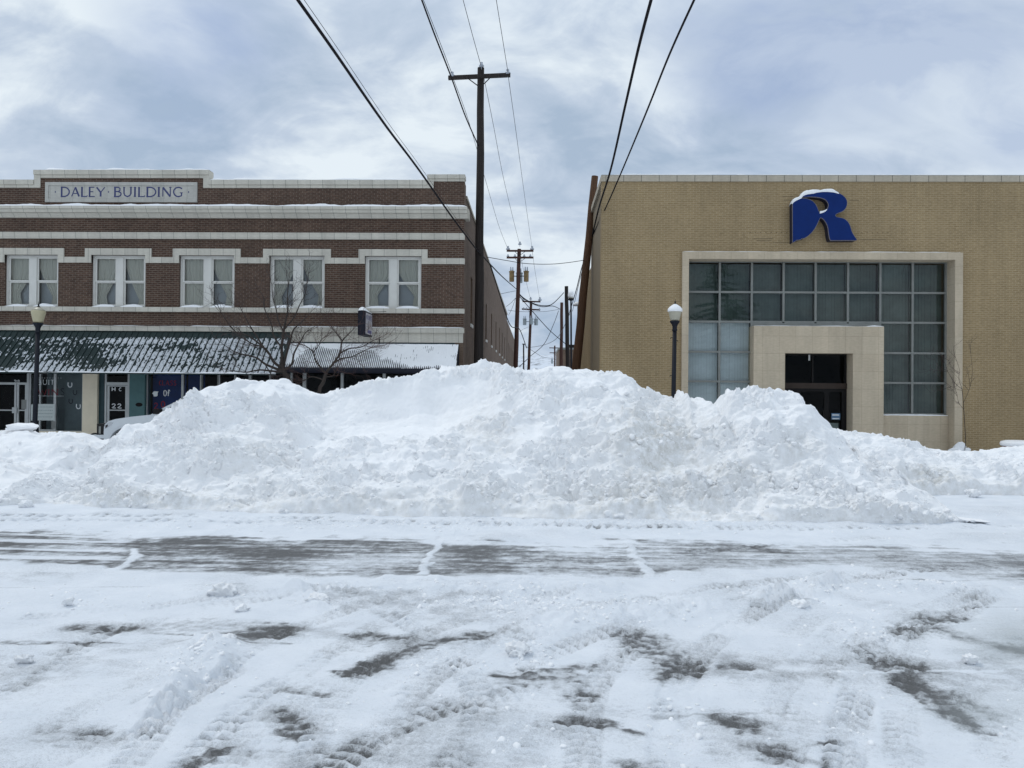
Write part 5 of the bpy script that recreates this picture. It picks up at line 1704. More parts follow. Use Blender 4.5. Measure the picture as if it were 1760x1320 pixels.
LOGO = [(370, 1030), (368, 430), (385, 410), (415, 388), (452, 370), (500, 360), (545, 361), (600, 368), (645, 385), (685, 412), (720, 452), (745, 500), (762, 545), (776, 580),
        (800, 577), (835, 566), (868, 548), (893, 522), (908, 488), (910, 455), (900, 425), (882, 398), (855, 376), (815, 360), (770, 350), (710, 343), (640, 341), (570, 344), (495, 346),
        (520, 318), (555, 298), (600, 286), (680, 277), (740, 262), (800, 254), (850, 250), (910, 251), (970, 257), (1040, 270), (1090, 290), (1135, 318), (1170, 352), (1190, 390), (1197, 425), (1192, 470), (1175, 510), (1150, 542),
        (1115, 565), (1060, 585), (1025, 605), (1018, 622), (1030, 640), (1080, 650), (1130, 660), (1170, 680), (1205, 712), (1230, 750), (1248, 795), (1262, 850), (1285, 900), (1318, 950), (1343, 985), (1335, 998),
        (1200, 999), (1050, 999), (942, 999), (930, 975), (920, 930), (912, 880), (905, 820), (893, 770), (872, 725), (845, 688), (818, 664), (795, 655), (782, 668), (765, 705), (735, 770), (700, 830), (655, 885), (605, 930), (555, 962), (535, 970),
        (512, 965), (490, 985), (462, 992), (432, 994), (405, 1015), (385, 1026)]
lp = [(v.x, v.z) for v in ZX(LOGO, 1320, 300, 8.8)]
cxl = sum(a for a, b_ in lp) / len(lp); czl = sum(b_ for a, b_ in lp) / len(lp)
lg = thing('letter_sign', (cxl, D - 0.01, czl), 'large dark blue stylised letter sign capped with snow on the tan brick wall', 'sign')


def offset(poly, d):
    n = len(poly)
    ar = sum(poly[i][0] * poly[(i + 1) % n][1] - poly[(i + 1) % n][0] * poly[i][1] for i in range(n))
    sg = 1 if ar > 0 else -1
    out = []
    for i in range(n):
        a, b_, c = Vector(poly[i - 1]), Vector(poly[i]), Vector(poly[(i + 1) % n])
        d1, d2 = (b_ - a).normalized(), (c - b_).normalized()
        nn = Vector((-d1.y - d2.y, d1.x + d2.x))
        if nn.length < 1e-4:
            nn = Vector((-d1.y, d1.x))
        nn.normalize()
        out.append(tuple(b_ + nn * d * sg))
    return out


mb = MB(); mb.prism_y(lp, D - 0.30, D - 0.02); mb.build('sign_body', 'logo_side', lg)
mb = MB(); mb.prism_y(offset(lp, -0.004), D - 0.335, D - 0.301); rimo = mb.build('sign_rim', 'logo_edge', lg)
mb = MB(); mb.prism_y(offset(lp, 0.010), D - 0.342, D - 0.336); mb.build('sign_face', 'logo_blue', lg)
# snow caps following the upper edges
def snow_on(path_px, thick_px, nm):
    bot = [P(1320 + a / 8.8, 300 + b_ / 8.8, D - 0.33) for a, b_ in path_px]
    n = len(bot)
    rows = []
    for i, p in enumerate(bot):
        h = 0.85 * thick_px[i] / 8.8 * D / F
        rows.append([(p.x, D - 0.345, p.z - 0.03), (p.x, D - 0.36, p.z + 0.25 * h), (p.x, D - 0.34, p.z + 0.8 * h), (p.x, D - 0.24, p.z + h), (p.x, D - 0.10, p.z + 0.95 * h), (p.x, D - 0.02, p.z + 0.6 * h), (p.x, D - 0.015, p.z - 0.03)])
    V_ = np.array(rows)
    return np_mesh(nm, V_.reshape(-1, 3), grid_faces(n, 7)[:, ::-1], 'snow_clean', lg)
snow_on([(362, 440), (385, 410), (415, 388), (452, 370), (480, 358), (505, 348), (520, 322), (555, 300), (600, 287), (640, 282), (680, 276)], [5, 45, 48, 42, 38, 55, 60, 65, 70, 62, 10], 'snow_cap')
snow_on([(600, 287), (640, 282), (690, 276), (735, 263), (770, 258), (790, 255), (800, 254), (850, 251), (910, 251), (960, 256), (985, 258), (1020, 266), (1070, 282)], [60, 68, 70, 52, 40, 22, 30, 44, 50, 58, 52, 30, 4], 'snow_cap')
snow_on([(780, 578), (800, 575), (835, 564), (868, 546), (890, 524)], [30, 34, 24, 18, 4], 'snow_cap')

# blade sign over the small awning
bsx = P(641, 550, D).x
bsy0 = D - 1.24
x0_ = P(615, 550, bsy0).x
x1_ = P(628, 550, bsy0).x
sz1, sz0 = P(620, 534, bsy0).z, P(620, 575.5, bsy0).z
bs = thing('blade_sign', ((x0_ + x1_) / 2, D - 0.1, sz0), 'dark boxed blade sign with a snow cap above the grey awning', 'sign')
mb = MB(); mb.box(x0_, x1_, bsy0, D - 0.13, sz0, sz1); mb.build('sign_box', 'navy_trim', bs, bevel=0.01)
mb = MB(); mb.box(x1_ + 0.001, x1_ + 0.006, bsy0 + 0.05, D - 0.17, sz0 + 0.05, sz1 - 0.05); fc = mb.build('sign_face', 'panel_sign', bs)
bas = lambda u, v, d: (x1_ + 0.008 - d, bsy0 + 0.05 + u, v)
mb = MB(); letters(mb, "NTONI'S", 0.06, sz1 - 0.28, 0.15, 0.88, 0.0, 0.03, basis=bas); mb.build('lettering', 'sign_blue', fc)
mb = MB()
for (u, v, w_, h_) in ((0.40, 0.34, 0.06, 0.17), (0.41, 0.27, 0.10, 0.06), (0.39, 0.22, 0.08, 0.05)):
    mb.box(x1_ + 0.0062, x1_ + 0.009, bsy0 + 0.05 + u, bsy0 + 0.05 + u + w_, sz0 + v, sz0 + v + h_)
mb.build('dark_motif', 'black_marker', fc)
mb = MB()
for (u, v, w_, h_) in ((0.08, 0.28, 0.22, 0.04), (0.12, 0.36, 0.14, 0.05), (0.56, 0.26, 0.05, 0.22), (0.68, 0.24, 0.06, 0.2), (0.8, 0.24, 0.05, 0.18), (0.1, 0.1, 0.14, 0.14)):
    mb.box(x1_ + 0.0062, x1_ + 0.009, bsy0 + 0.05 + u, bsy0 + 0.05 + u + w_, sz0 + v, sz0 + v + h_)
mb.build('tan_motif', 'sign_tan', fc)
mb = MB(); mb.box(x1_ + 0.0062, x1_ + 0.009, bsy0 + 0.36, bsy0 + 0.95, sz0 + 0.09, sz0 + 0.2); mb.build('blue_block', 'sign_blue', fc)
mb = MB()
xm = (x0_ + x1_) / 2
mb.tube([(xm, D - 0.13, sz1 - 0.1), (xm, D + 0.02, sz1 - 0.1)], 0.03); mb.build('bracket', 'iron', bs); mb = MB(); mb.tube([(xm, D - 0.13, sz0 + 0.1), (xm, D + 0.02, sz0 + 0.1)], 0.03)
mb.build('bracket', 'iron', bs); mb = MB(); mb.tube([(xm, bsy0 + 0.5, sz1), (xm + 0.7, D - 0.02, sz1 + 0.1)], 0.008, 4)
mb.build('stay_wire', 'iron', bs); mb = MB(); mb.tube([(x1_ + 0.25, D - 0.06, sz0 - 0.05), (x1_ + 0.25, D - 0.06, sz0 - 0.35)], 0.02, 6)
mb.build('bracket', 'iron', bs)
nn = 20
rows = []
for yy in np.linspace(bsy0 - 0.01, D - 0.2, nn):
    k_ = min(1, (yy - bsy0 + 0.012) / 0.12) ** 0.5 * (1 - 0.75 * (yy - bsy0) / 1.1)
    rows.append([(xm + (x1_ - x0_) * 0.52 * math.cos(a), yy, sz1 - 0.005 + 0.165 * k_ * math.sin(a)) for a in np.linspace(math.pi, 0, 11)])
V_ = np.array(rows)
np_mesh('snow_cap', V_.reshape(-1, 3), grid_faces(nn, 11), 'snow_clean', bs)

# notices in the shop window
def notice(x0, x1, y0, y1, m_, lb, Y, lines=0):
    a, b_ = P(x0, y1, Y), P(x1, y0, Y)
    o = MB().box(a.x, b_.x, Y, Y + 0.004, a.z, b_.z).build('paper_notice', m_)
    tag(o, lb, 'notice', 'paper notices in the shop window')
    if lines:
        mb = MB()
        for k_ in range(lines):
            zz = b_.z - (k_ + 1) * (b_.z - a.z) / (lines + 1)
            x = a.x + 0.05
            while x < b_.x - 0.1:
                w_ = random.uniform(0.02, 0.07)
                mb.box(x, x + w_, Y - 0.003, Y - 0.0005, zz, zz + 0.02)
                x += w_ + 0.02
        mb.build('print', 'ink', o)
notice(62, 94.5, 694.5, 722.5, 'paper', 'large pale handwritten notice in the shop window behind the lamp post', SF - 0.052, 4)
notice(53, 56.5, 695, 723, 'paper', 'narrow pale notice strip just left of the large handwritten notice', SF - 0.052)
notice(36.5, 47, 687, 703, 'mullion', 'small grey notice on the right leaf of the double door', SF - 0.035)
notice(88, 94.5, 724, 737, 'mullion', 'small grey card hanging below the large handwritten notice', SF - 0.052)

# ------------------------------------------------------------------ lamp posts
def lamp(px_top, py_top, py_ref, px_ref, label, snowy, tilt, gm):
    Y = 24.3
    top = P(px_top, py_top, Y)
    hgt_ = top.z + 0.4
    root = thing('lamp_post', (top.x, Y, -0.4), label, 'lamp post', 'street lamp posts along the far kerb')
    z = top.z
    c = (top.x, Y)
    L = lambda pr, m_, nm, par=root, n=18, smooth=True: MB().lathe([(r_, zz) for r_, zz in pr], (c[0], c[1], 0), n).build(nm, m_, par, smooth=smooth)
    gl = z - 0.10
    L([(0.155, -0.4), (0.155, -0.1), (0.13, 0.0), (0.12, 0.3), (0.085, 0.42), (0.075, 0.5), (0.066, z - 0.95)], 'lamp_post', 'pole', n=14)
    L([(0.066, z - 0.95), (0.085, z - 0.94), (0.085, z - 0.91), (0.07, z - 0.88), (0.075, z - 0.80), (0.10, z - 0.74), (0.155, z - 0.67), (0.155, z - 0.64), (0.10, z - 0.63)], 'lamp_post', 'capital')
    gb = L([(0.10, z - 0.632), (0.145, z - 0.60), (0.165, z - 0.52), (0.19, z - 0.42), (0.21, z - 0.33), (0.213, z - 0.28), (0.20, z - 0.24), (0.15, z - 0.20), (0.09, z - 0.16), (0.05, z - 0.13)], gm, 'globe')
    L([(0.06, z - 0.15), (0.055, z - 0.12), (0.025, z - 0.09), (0.02, z - 0.05), (0.03, z - 0.035), (0.012, z - 0.02), (0.004, z + 0.06)], 'iron', 'finial')
    if snowy:
        L([(0.222, z - 0.345), (0.232, z - 0.31), (0.225, z - 0.255), (0.17, z - 0.19), (0.10, z - 0.14), (0.045, z - 0.105)], 'snow_clean', 'snow_cap', gb)
    else:
        L([(0.20, z - 0.236), (0.15, z - 0.194), (0.09, z - 0.152), (0.05, z - 0.125)], 'globe_pale', 'globe_cap', gb)
    mb = MB()
    if snowy:
        for dz in (1.16, 1.25, 2.35):
            mb.tube([(c[0], Y, z - dz), (c[0] + (-0.12 if dz != 1.25 else 0.1), Y - 0.02, z - dz), (c[0] + (-0.13 if dz != 1.25 else 0.1), Y - 0.02, z - dz - 0.04)], 0.012, 5)
    else:
        mb.tube([(c[0], Y, z - 1.27), (c[0] + 0.40, Y - 0.02, z - 1.33)], 0.010, 5)
        mb.tube([(c[0], Y, z - 2.24), (c[0] + 0.40, Y - 0.02, z - 2.28)], 0.012, 5)
        mb.tube([(c[0], Y, z - 2.30), (c[0] + 0.2, Y - 0.02, z - 2.26)], 0.008, 5)
    mb.build('banner_arm', 'iron', root)
    root.rotation_euler = (0, tilt, 0)
    # keep the lantern where it stands after tilting
    root.location.x -= math.sin(tilt) * hgt_
    return root
lamp(66.5, 521, 725, 58, 'dark lamp post with a cream globe in front of the green awning', False, R(1.1), 'globe')
lamp(1160.5, 517, 680, 1155, 'dark lamp post with a snow-capped pale globe beside the stone frame', True, R(0.6), 'globe_pale')

# ------------------------------------------------------------------ utility poles
def insul(mb, x, y, z, s=1.0):
    mb.lathe([(0.015 * s, -0.10 * s), (0.015 * s, 0.0), (0.10 * s, 0.01 * s), (0.115 * s, 0.05 * s), (0.085 * s, 0.10 * s), (0.05 * s, 0.13 * s), (0.06 * s, 0.17 * s), (0.055 * s, 0.20 * s), (0.02 * s, 0.21 * s)], (x, y, z), 12)


def line_pole(top_px, base_px, Y, r0, r1, m_, label, arms=(), ins=(), cans=(), ztrim=-0.6, tilt_arm=0.0, topins=False):
    a, b_ = P(top_px[0], top_px[1], Y), P(base_px[0], base_px[1], Y)
    k_ = (ztrim - b_.z) / (a.z - b_.z)
    foot = Vector((b_.x + (a.x - b_.x) * k_, Y, ztrim))
    root = thing('utility_pole', tuple(foot), label, 'utility pole')
    n = 9
    pts = [foot.lerp(a, i / n) + Vector((0.012 * math.sin(i * 2.1), 0, 0)) for i in range(n + 1)]
    MB().tube(pts, [r0 + (r1 - r0) * i / n for i in range(n + 1)], 14).build('pole', m_, root, smooth=False)
    def xat(z):
        return foot.x + (a.x - foot.x) * (z - foot.z) / (a.z - foot.z)
    for (pl, pr, th) in arms:
        A, B = P(pl[0], pl[1], Y), P(pr[0], pr[1], Y)
        d = (B - A)
        mb = MB()
        s_ = th / 2
        yy = Y - r1 - s_
        for q in [[(A.x, yy - s_, A.z - s_), (B.x, yy - s_, B.z - s_), (B.x, yy - s_, B.z + s_), (A.x, yy - s_, A.z + s_)],
                  [(B.x, yy + s_, B.z - s_), (A.x, yy + s_, A.z - s_), (A.x, yy + s_, A.z + s_), (B.x, yy + s_, B.z + s_)],
                  [(A.x, yy - s_, A.z + s_), (B.x, yy - s_, B.z + s_), (B.x, yy + s_, B.z + s_), (A.x, yy + s_, A.z + s_)],
                  [(A.x, yy + s_, A.z - s_), (B.x, yy + s_, B.z - s_), (B.x, yy - s_, B.z - s_), (A.x, yy - s_, A.z - s_)],
                  [(A.x, yy + s_, A.z - s_), (A.x, yy - s_, A.z - s_), (A.x, yy - s_, A.z + s_), (A.x, yy + s_, A.z + s_)],
                  [(B.x, yy - s_, B.z - s_), (B.x, yy + s_, B.z - s_), (B.x, yy + s_, B.z + s_), (B.x, yy - s_, B.z + s_)]]:
            mb.face(q)
        ca = mb.build('crossarm', m_, root)
        mb = MB()
        zc = (A.z + B.z) / 2
        for f_ in (0.31, 0.69):
            e = A.lerp(B, f_)
            mb.tube([(e.x, yy - s_ - 0.01, e.z - s_), (xat(zc - 0.42), yy - s_ * 0.3, zc - 0.42)], 0.020, 5)
        mb.build('brace', 'iron', ca)
    for (x, y, s_) in ins:
        q = P(x, y, Y - r1 - 0.05)
        mb = MB(); insul(mb, q.x, q.y, q.z, s_); mb.build('insulator', 'porcelain', root, smooth=True)
    for (x0, x1, y0, y1, cm, dy) in cans:
        A, B = P(x0, y1, Y + dy), P(x1, y0, Y + dy)
        rr_ = (B.x - A.x) / 2
        xc = (A.x + B.x) / 2
        tr = MB().lathe([(rr_ * 0.9, A.z), (rr_ * 0.95, A.z + 0.03), (rr_ * 0.95, B.z - 0.06), (rr_ * 1.12, B.z - 0.06), (rr_ * 1.12, B.z), (rr_ * 0.6, B.z + 0.05), (0.02, B.z + 0.07)], (xc, Y + dy, 0), 16).build('transformer', cm, root, smooth=False)
        mb = MB()
        for o_ in (-0.4, 0.4):
            mb.lathe([(0.05, 0), (0.07, 0.05), (0.05, 0.1), (0.065, 0.15), (0.045, 0.2), (0.05, 0.3), (0.02, 0.34)], (xc + o_ * rr_, Y + dy - 0.05, B.z + 0.03), 8)
        mb.build('bushing', 'porcelain', tr)
        MB().box(min(xc, xat(A.z)), max(xc, xat(A.z)), Y + dy - 0.03, Y + dy + 0.03, (A.z + B.z) / 2, (A.z + B.z) / 2 + 0.06).build('bracket', 'iron', tr)
    return root, foot, a, xat


PY1 = 28.6
pole1 = line_pole((826.5, 117), (823, 600), PY1, 0.19, 0.125, 'pole_dark', 'tall black utility pole with one crossarm at the corner of the brown building',
                  arms=[((771.5, 137.5), (877.5, 132.5), 0.13)], ins=[(777, 133, 1.0), (872.5, 128.5, 1.0), (827.5, 115, 0.85)])
PY2 = 62.0
line_pole((892.5, 428), (886, 640), PY2, 0.20, 0.15, 'pole_red', 'red-brown utility pole carrying three rusty transformers in the alley',
          arms=[((871, 432), (917, 432), 0.14), ((871, 443.5), (917, 443.5), 0.14)],
          ins=[(873, 429.5, 1.5), (914.5, 429.5, 1.5), (893.5, 421, 1.3), (873, 441.5, 1.0), (885, 441.5, 1.0), (901, 441.5, 1.0), (911.5, 441.5, 1.0)],
          cans=[(875, 884, 466.5, 484, 'can_rust', 0.0), (900, 909, 466.5, 484, 'can_rust', 0.0), (886.8, 898.5, 469, 486, 'can_grey', 0.55)])
PY3 = 97.0
line_pole((913, 517), (908, 650), PY3, 0.20, 0.16, 'pole_red', 'leaning utility pole with three pale grey transformers further down the alley',
          arms=[((898, 518.5), (929, 519), 0.17), ((897, 531.5), (928.5, 533), 0.17)],
          ins=[(928, 517, 2.2), (912, 515, 1.6), (899, 517, 1.6), (900, 532, 1.3), (905, 532, 1.3), (927, 533, 1.3)],
          cans=[(898.5, 905, 548, 558.5, 'can_grey', 0.0), (910, 916.5, 547.5, 557.5, 'can_grey', -0.55), (918, 925, 548.5, 559, 'can_grey', 0.0)])
line_pole((953.5, 594), (953.5, 640), 195.0, 0.22, 0.18, 'pole_red', 'farthest small utility pole with two crossarms at the end of the alley',
          arms=[((944, 598), (963, 598), 0.2), ((944.5, 606.5), (962, 606.5), 0.2)], cans=[(947, 950.5, 618, 625, 'can_grey', -0.4)])
line_pole((973.5, 492), (976, 645), 66.0, 0.20, 0.155, 'pole_dark', 'black bare pole standing between a brown pole and a globe lamp')
line_pole((965.5, 520), (964.5, 640), 84.0, 0.20, 0.16, 'pole_red', 'short brown pole left of the black bare pole in the alley')
line_pole((1022.5, 303), (989.5, 640), 32.4, 0.205, 0.14, 'pole_brown', 'leaning orange-brown wooden pole without crossarm against the tan building')
line_pole((900, 592), (900, 640), 140.0, 0.16, 0.13, 'pole_dark', 'distant thin pole left of the leaning transformer pole', arms=[((897.5, 591.5), (903.5, 591.5), 0.16)])

# tall lamp with a snowy globe behind
p_ = P(981.5, 500, 58)
al = thing('globe_lamp', (P(983, 640, 58).x, 58, -0.5), 'thin dark lamp with a round snow-covered globe beside the black bare pole', 'lamp')
MB().tube([(P(983, 640, 58).x, 58, -0.6), (p_.x, 58, p_.z - 0.75)], [0.085, 0.06], 10).build('pole', 'lamp_post', al)
MB().lathe([(0.06, -0.75), (0.2, -0.7), (0.22, -0.6), (0.18, -0.58)], (p_.x, 58, p_.z), 14).build('collar', 'lamp_post', al)
MB().lathe([(0.18, -0.58), (0.20, -0.5), (0.21, -0.4), (0.2, -0.3)], (p_.x, 58, p_.z), 14).build('globe', 'globe_pale', al, smooth=True)
MB().lathe([(0.21, -0.5), (0.24, -0.38), (0.23, -0.2), (0.17, -0.06), (0.05, 0.0)], (p_.x, 58, p_.z), 14).build('snow_cap', 'snow_clean', al, smooth=True)
a, b_ = P(977.5, 597.5, 58), P(987, 592.5, 58)
MB().box(a.x, b_.x, 57.9, 58.15, a.z, b_.z).build('camera_box', 'iron', al)

# metal cabinet on the rear wing wall
a, b_ = P(992.5, 545, 41.0), P(1000, 526, 41.0)
wu = MB().box(a.x, XA + 0.085, 40.4, 41.3, a.z, b_.z).build('wall_cabinet', 'steel', bevel=0.02)
tag(wu, 'grey metal cabinet with snow on top, fixed behind the leaning brown pole', 'cabinet')
snow_ = MB().lathe([(0.30, 0), (0.28, 0.1), (0.15, 0.2), (0.02, 0.22)], ((a.x + XA) / 2, 40.8, b_.z - 0.01), 12).build('snow_cap', 'snow_clean', wu, smooth=True)

# dark brick building closing the right side of the alley
fb = thing('brick_building', (6, 118, -0.5), 'small dark grey brick building far down the right side of the alley', 'building')
a, b_ = P(960, 640, 112), P(995, 601, 112)
mb = MB(); mb.box(a.x, b_.x + 2, 112, 124, -0.6, b_.z); mb.build('wall', 'brick_side', fb)
mb = MB(); mb.box(a.x - 0.1, b_.x + 2.1, 111.9, 124.1, b_.z + 0.002, b_.z + 0.3); mb.build('parapet', 'mullion', fb)
fb2 = thing('brick_building', (7, 150, -0.5), 'far low brick building showing between the poles at the alley end', 'building')
a, b_ = P(958, 640, 150), P(978, 607, 150)
mb = MB(); mb.box(a.x, b_.x, 150, 160, -0.6, b_.z); mb.build('wall', 'brick_dark', fb2)
mb = MB(); mb.box(a.x - 0.1, b_.x + 0.1, 149.9, 160.1, b_.z + 0.002, b_.z + 0.25); mb.build('parapet', 'coping_stone', fb2)
# snowy hill closing the view
Xh, Yh = np.meshgrid(np.linspace(-900, 900, 121), np.linspace(1300, 2400, 40))
Zh = (72 + 30 * fbm(Xh / 260, Yh / 300, 4, 300)) * np.sin(np.clip((Yh - 1300) / 1100, 0, 1) * np.pi) - 2
hm, t, b = nt('snowy_hill')
nz = ramp(t, noise(t, 0.06, 5, 0.7), [(0.5, (0.66, 0.70, 0.76)), (0.66, (0.22, 0.23, 0.25))])
t.links.new(nz, b.inputs['Base Color'])
M['hill'] = hm
hill = np_mesh('hill', np.stack([Xh, Yh, Zh], -1).reshape(-1, 3), grid_faces(40, 121), 'hill')
tag(hill, kind='structure')

# ------------------------------------------------------------------ wires
def spline(pts, n=8):
    out = []
    m_ = len(pts)
    for i in range(m_ - 1):
        p0_, p1_, p2_, p3_ = pts[max(0, i - 1)], pts[i], pts[i + 1], pts[min(m_ - 1, i + 2)]
        for k_ in range(n):
            s_ = k_ / n
            out.append(0.5 * ((2 * p1_) + (p2_ - p0_) * s_ + (2 * p0_ - 5 * p1_ + 4 * p2_ - p3_) * s_ ** 2 + (3 * p1_ - p0_ - 3 * p2_ + p3_) * s_ ** 3))
    out.append(pts[-1])
    return out


def wire(px, Y0, Y1, r, label, m_='cable', back=0.0, cat='cable', group='overhead lines above the alley', name='overhead_wire', strands=None):
    """a line through picture points lying on the vertical plane between its two ends."""
    A, B = P(px[0][0], px[0][1], Y0), P(px[-1][0], px[-1][1], Y1)
    pts = []
    for (x, y) in px:
        d = ray(x, y)
        # intersect with the vertical plane through A and B
        nx, ny = (B.y - A.y), -(B.x - A.x)
        den = d.x * nx + d.y * ny
        s_ = (A.x * nx + A.y * ny) / den
        pts.append(CAMP + d * s_)
    pts = spline(pts)
    if back:
        d = (pts[0] - pts[4]); d.normalize()
        pts = [pts[0] + d * back + Vector((0, 0, 0.8)), pts[0] + d * back * 0.5 + Vector((0, 0, 0.2))] + pts
    o = MB().tube(pts, r, 6).build(name, m_, smooth=True)
    tag(o, label, cat, group)
    if strands:
        for (dx, dz, r_, mm) in strands:
            MB().tube([p + Vector((dx, 0, dz)) for p in pts], r_, 5).build('messenger_strand', mm, o, smooth=True)
    return o


XPOLE = lambda z: pole1[3](z)
wire([(512, 0), (577, 92), (660, 212), (720, 292), (782, 380), (826, 438)], 10.4, PY1 - 0.15, 0.024, 'thick black cable with a thin strand descending to the black pole from upper left', back=14, strands=[(0.055, 0.045, 0.0045, 'cable')])
wire([(725, 0), (748, 62), (775, 131), (800, 200), (822, 250)], 19.6, PY1 - 0.13, 0.022, 'medium black cable passing the left insulator down to the black pole', back=20)
wire([(727, -2), (752, 62), (777, 127)], 27.0, PY1 - 0.2, 0.010, 'thin wire from above to the left insulator of the black pole', back=24)
wire([(796, 0), (812, 60), (827, 114)], 25.5, PY1 - 0.2, 0.010, 'thin wire from above to the top of the black pole', back=24)
wire([(853, 0), (863, 62), (873, 124)], 24.5, PY1 - 0.2, 0.010, 'thin wire from above to the right insulator of the black pole', back=24)
wire([(1119, 0), (1098, 80), (1075, 180), (1050, 290), (1030, 355), (1018, 405)], 13.3, 32.2, 0.030, 'thick black cable falling to the leaning brown pole', back=14)
wire([(1193, 0), (1150, 95), (1108, 200), (1062, 310), (1036, 368), (1018, 405)], 13.3, 32.2, 0.021, 'thinner twisted black cable falling to the leaning brown pole from the right', back=14)
G2 = 'lines between the alley poles'
def wr(px, a, b_, r, lb, m_='cable', strands=None):
    return wire(px, a, b_, r, lb, m_, 0.0, 'cable', G2, strands=strands)
wr([(777, 130), (806, 210), (838, 322), (858, 390), (873, 428)], PY1, PY2, 0.010, 'thin wire from the left insulator of the black pole to the rusty transformer pole')
wr([(828, 114), (848, 215), (868, 318), (893, 420)], PY1, PY2, 0.010, 'thin wire from the black pole top to the rusty transformer pole top')
wr([(873, 127), (886, 220), (901, 332), (914.5, 427)], PY1, PY2, 0.010, 'thin wire from the right insulator of the black pole to the rusty transformer pole')
wr([(828, 438), (846, 458), (866, 478), (889, 498)], PY1 - 0.1, PY2, 0.028, 'thick black cable continuing from the black pole to the rusty transformer pole')
wr([(838, 442), (872, 448), (905, 453), (945, 454), (975, 451.5), (1005, 447)], PY1, 32.3, 0.012, 'thin wire crossing the alley between the black and brown poles')
wr([(1018, 405), (1000, 460), (990, 500), (978, 540)], 32.2, 66, 0.028, 'thick cable from the leaning brown pole to the black bare pole')
wr([(1016, 412), (998, 475), (984, 535)], 32.2, 58, 0.018, 'thinner cable from the leaning brown pole towards the globe lamp')
wr([(888, 500), (900, 512), (918, 522), (936, 525.5), (950, 522), (969, 503)], PY2, 66, 0.035, 'sagging black cable between the rusty transformer pole and the black bare pole')
wr([(889, 503), (905, 517), (930, 527), (950, 526), (962, 531)], PY2, 84, 0.035, 'lower sagging cable from the rusty transformer pole to the short brown pole')
wr([(889, 505), (915, 535), (945, 568), (972, 591)], PY2, 66, 0.032, 'straight cable slanting down from the rusty transformer pole to the black pole')
wr([(893, 428), (901, 470), (912, 515)], PY2, PY3, 0.012, 'thin wire from the rusty transformer pole top to the leaning transformer pole')
wr([(914.5, 430), (921, 475), (928, 517)], PY2, PY3, 0.012, 'thin wire from the right end of the rusty pole crossarm down the alley')
wr([(960, 534), (952, 556), (936, 590), (912, 612), (893, 630)], 84, PY2, 0.028, 'black service cable looping low between the two red-brown poles')
wr([(979, 540), (960, 578), (938, 592), (912, 597)], 66, PY3, 0.024, 'grey service cable from the black bare pole to the leaning transformer pole', 'cable_grey')
wr([(861, 505), (875, 502), (886, 500)], 45, PY2, 0.014, 'short service wire from the brown roof edge to the rusty transformer pole')
wr([(873, 533), (888, 535), (912, 536), (940, 535), (964, 531)], 66, 84, 0.016, 'thin wire crossing the alley above the pale grey transformers')
wr([(843, 456), (857, 500), (871, 545), (880, 562), (893, 566), (905, 598)], 40, PY2, 0.030, 'black cable hugging the brown side wall down the alley')
wr([(905, 596), (920, 606), (935, 614), (953, 616)], PY3, 195, 0.03, 'low wire from the leaning transformer pole to the farthest pole')
wr([(874, 542), (880, 530), (886, 513)], 66, PY2, 0.014, 'thin drop wire left of the rusty transformer pole')
wr([(870, 527), (879, 520), (886, 512)], 62, PY2, 0.014, 'thin wire from the brown wall to the rusty transformer pole')
wr([(893, 570), (901, 565), (911, 561)], PY2, PY3, 0.014, 'short loop wire between the rusty and the grey transformer poles')

# ------------------------------------------------------------------ bare trees
def tree(limbs, Y, base_r, label, seed, m_tw, twig_n, group='bare street trees'):
    rg = random.Random(seed)
    tk_ = 1.05 if base_r > 0.03 else 0.8
    allp = []
    root = None
    b0 = P(limbs[0][0][0][0], limbs[0][0][0][1], Y)
    root = thing('bare_tree', (b0.x, Y, -0.35), label, 'tree', group)
    tr, tw = MB(), MB()
    ends = []
    for pl, r0, r1, dy in limbs:
        n = len(pl)
        pts = []
        for i, (x, y) in enumerate(pl):
            q = P(x, y, Y + dy * i / (n - 1))
            pts.append(q)
        if pl is limbs[0][0]:
            pts = [Vector((b0.x, Y, -0.4)), Vector((b0.x - 0.02, Y, (b0.z - 0.4) / 2))] + pts
        pts = spline(pts, 5)
        rad = [tk_ * (r0 + (r1 - r0) * i / (len(pts) - 1)) for i in range(len(pts))]
        tr.tube(pts, rad, 7)
        allp.append((pts, r0, r1))
    def twig(p, d, ln, r, lev):
        n = 5
        pts = [p.copy()]
        dd = d.normalized()
        for i in range(n):
            dd = (dd + Vector((rg.gauss(0, 0.16), rg.gauss(0, 0.16), rg.gauss(0.05, 0.13)))).normalized()
            pts.append(pts[-1] + dd * ln / n)
        tw.tube(pts, [r * (1 - 0.75 * i / n) for i in range(n + 1)], 4, cap=False)
        if lev > 0:
            for i in range(1, n + 1):
                if rg.random() < 0.75:
                    ax = Vector((rg.gauss(0, 1), rg.gauss(0, 0.7), rg.gauss(0.2, 0.7))).normalized()
                    twig(pts[i], (dd + ax * 0.85), ln * rg.uniform(0.35, 0.65), r * 0.62, lev - 1)
    for pts, r0, r1 in allp[1:]:
        m_ = len(pts)
        for k_ in range(twig_n):
            i = rg.randint(int(m_ * 0.3), m_ - 1)
            d = (pts[min(i + 1, m_ - 1)] - pts[max(0, i - 1)]).normalized()
            ax = Vector((rg.gauss(0, 0.8), rg.gauss(0, 0.7), rg.gauss(0.15, 0.7)))
            twig(pts[i], d + ax * 0.8, rg.uniform(0.35, 0.95), max(0.0065, r1 * 0.85), 2)
        twig(pts[-1], pts[-1] - pts[-3], 0.6, max(0.0065, r1), 2)
    tr.build('trunk', 'bark', root, smooth=True)
    tw.build('crown', m_tw, root)
    return root


def zm(pts, ox=320, oy=520, s=5.176):
    return [(ox + a / s, oy + b_ / s) for a, b_ in pts]


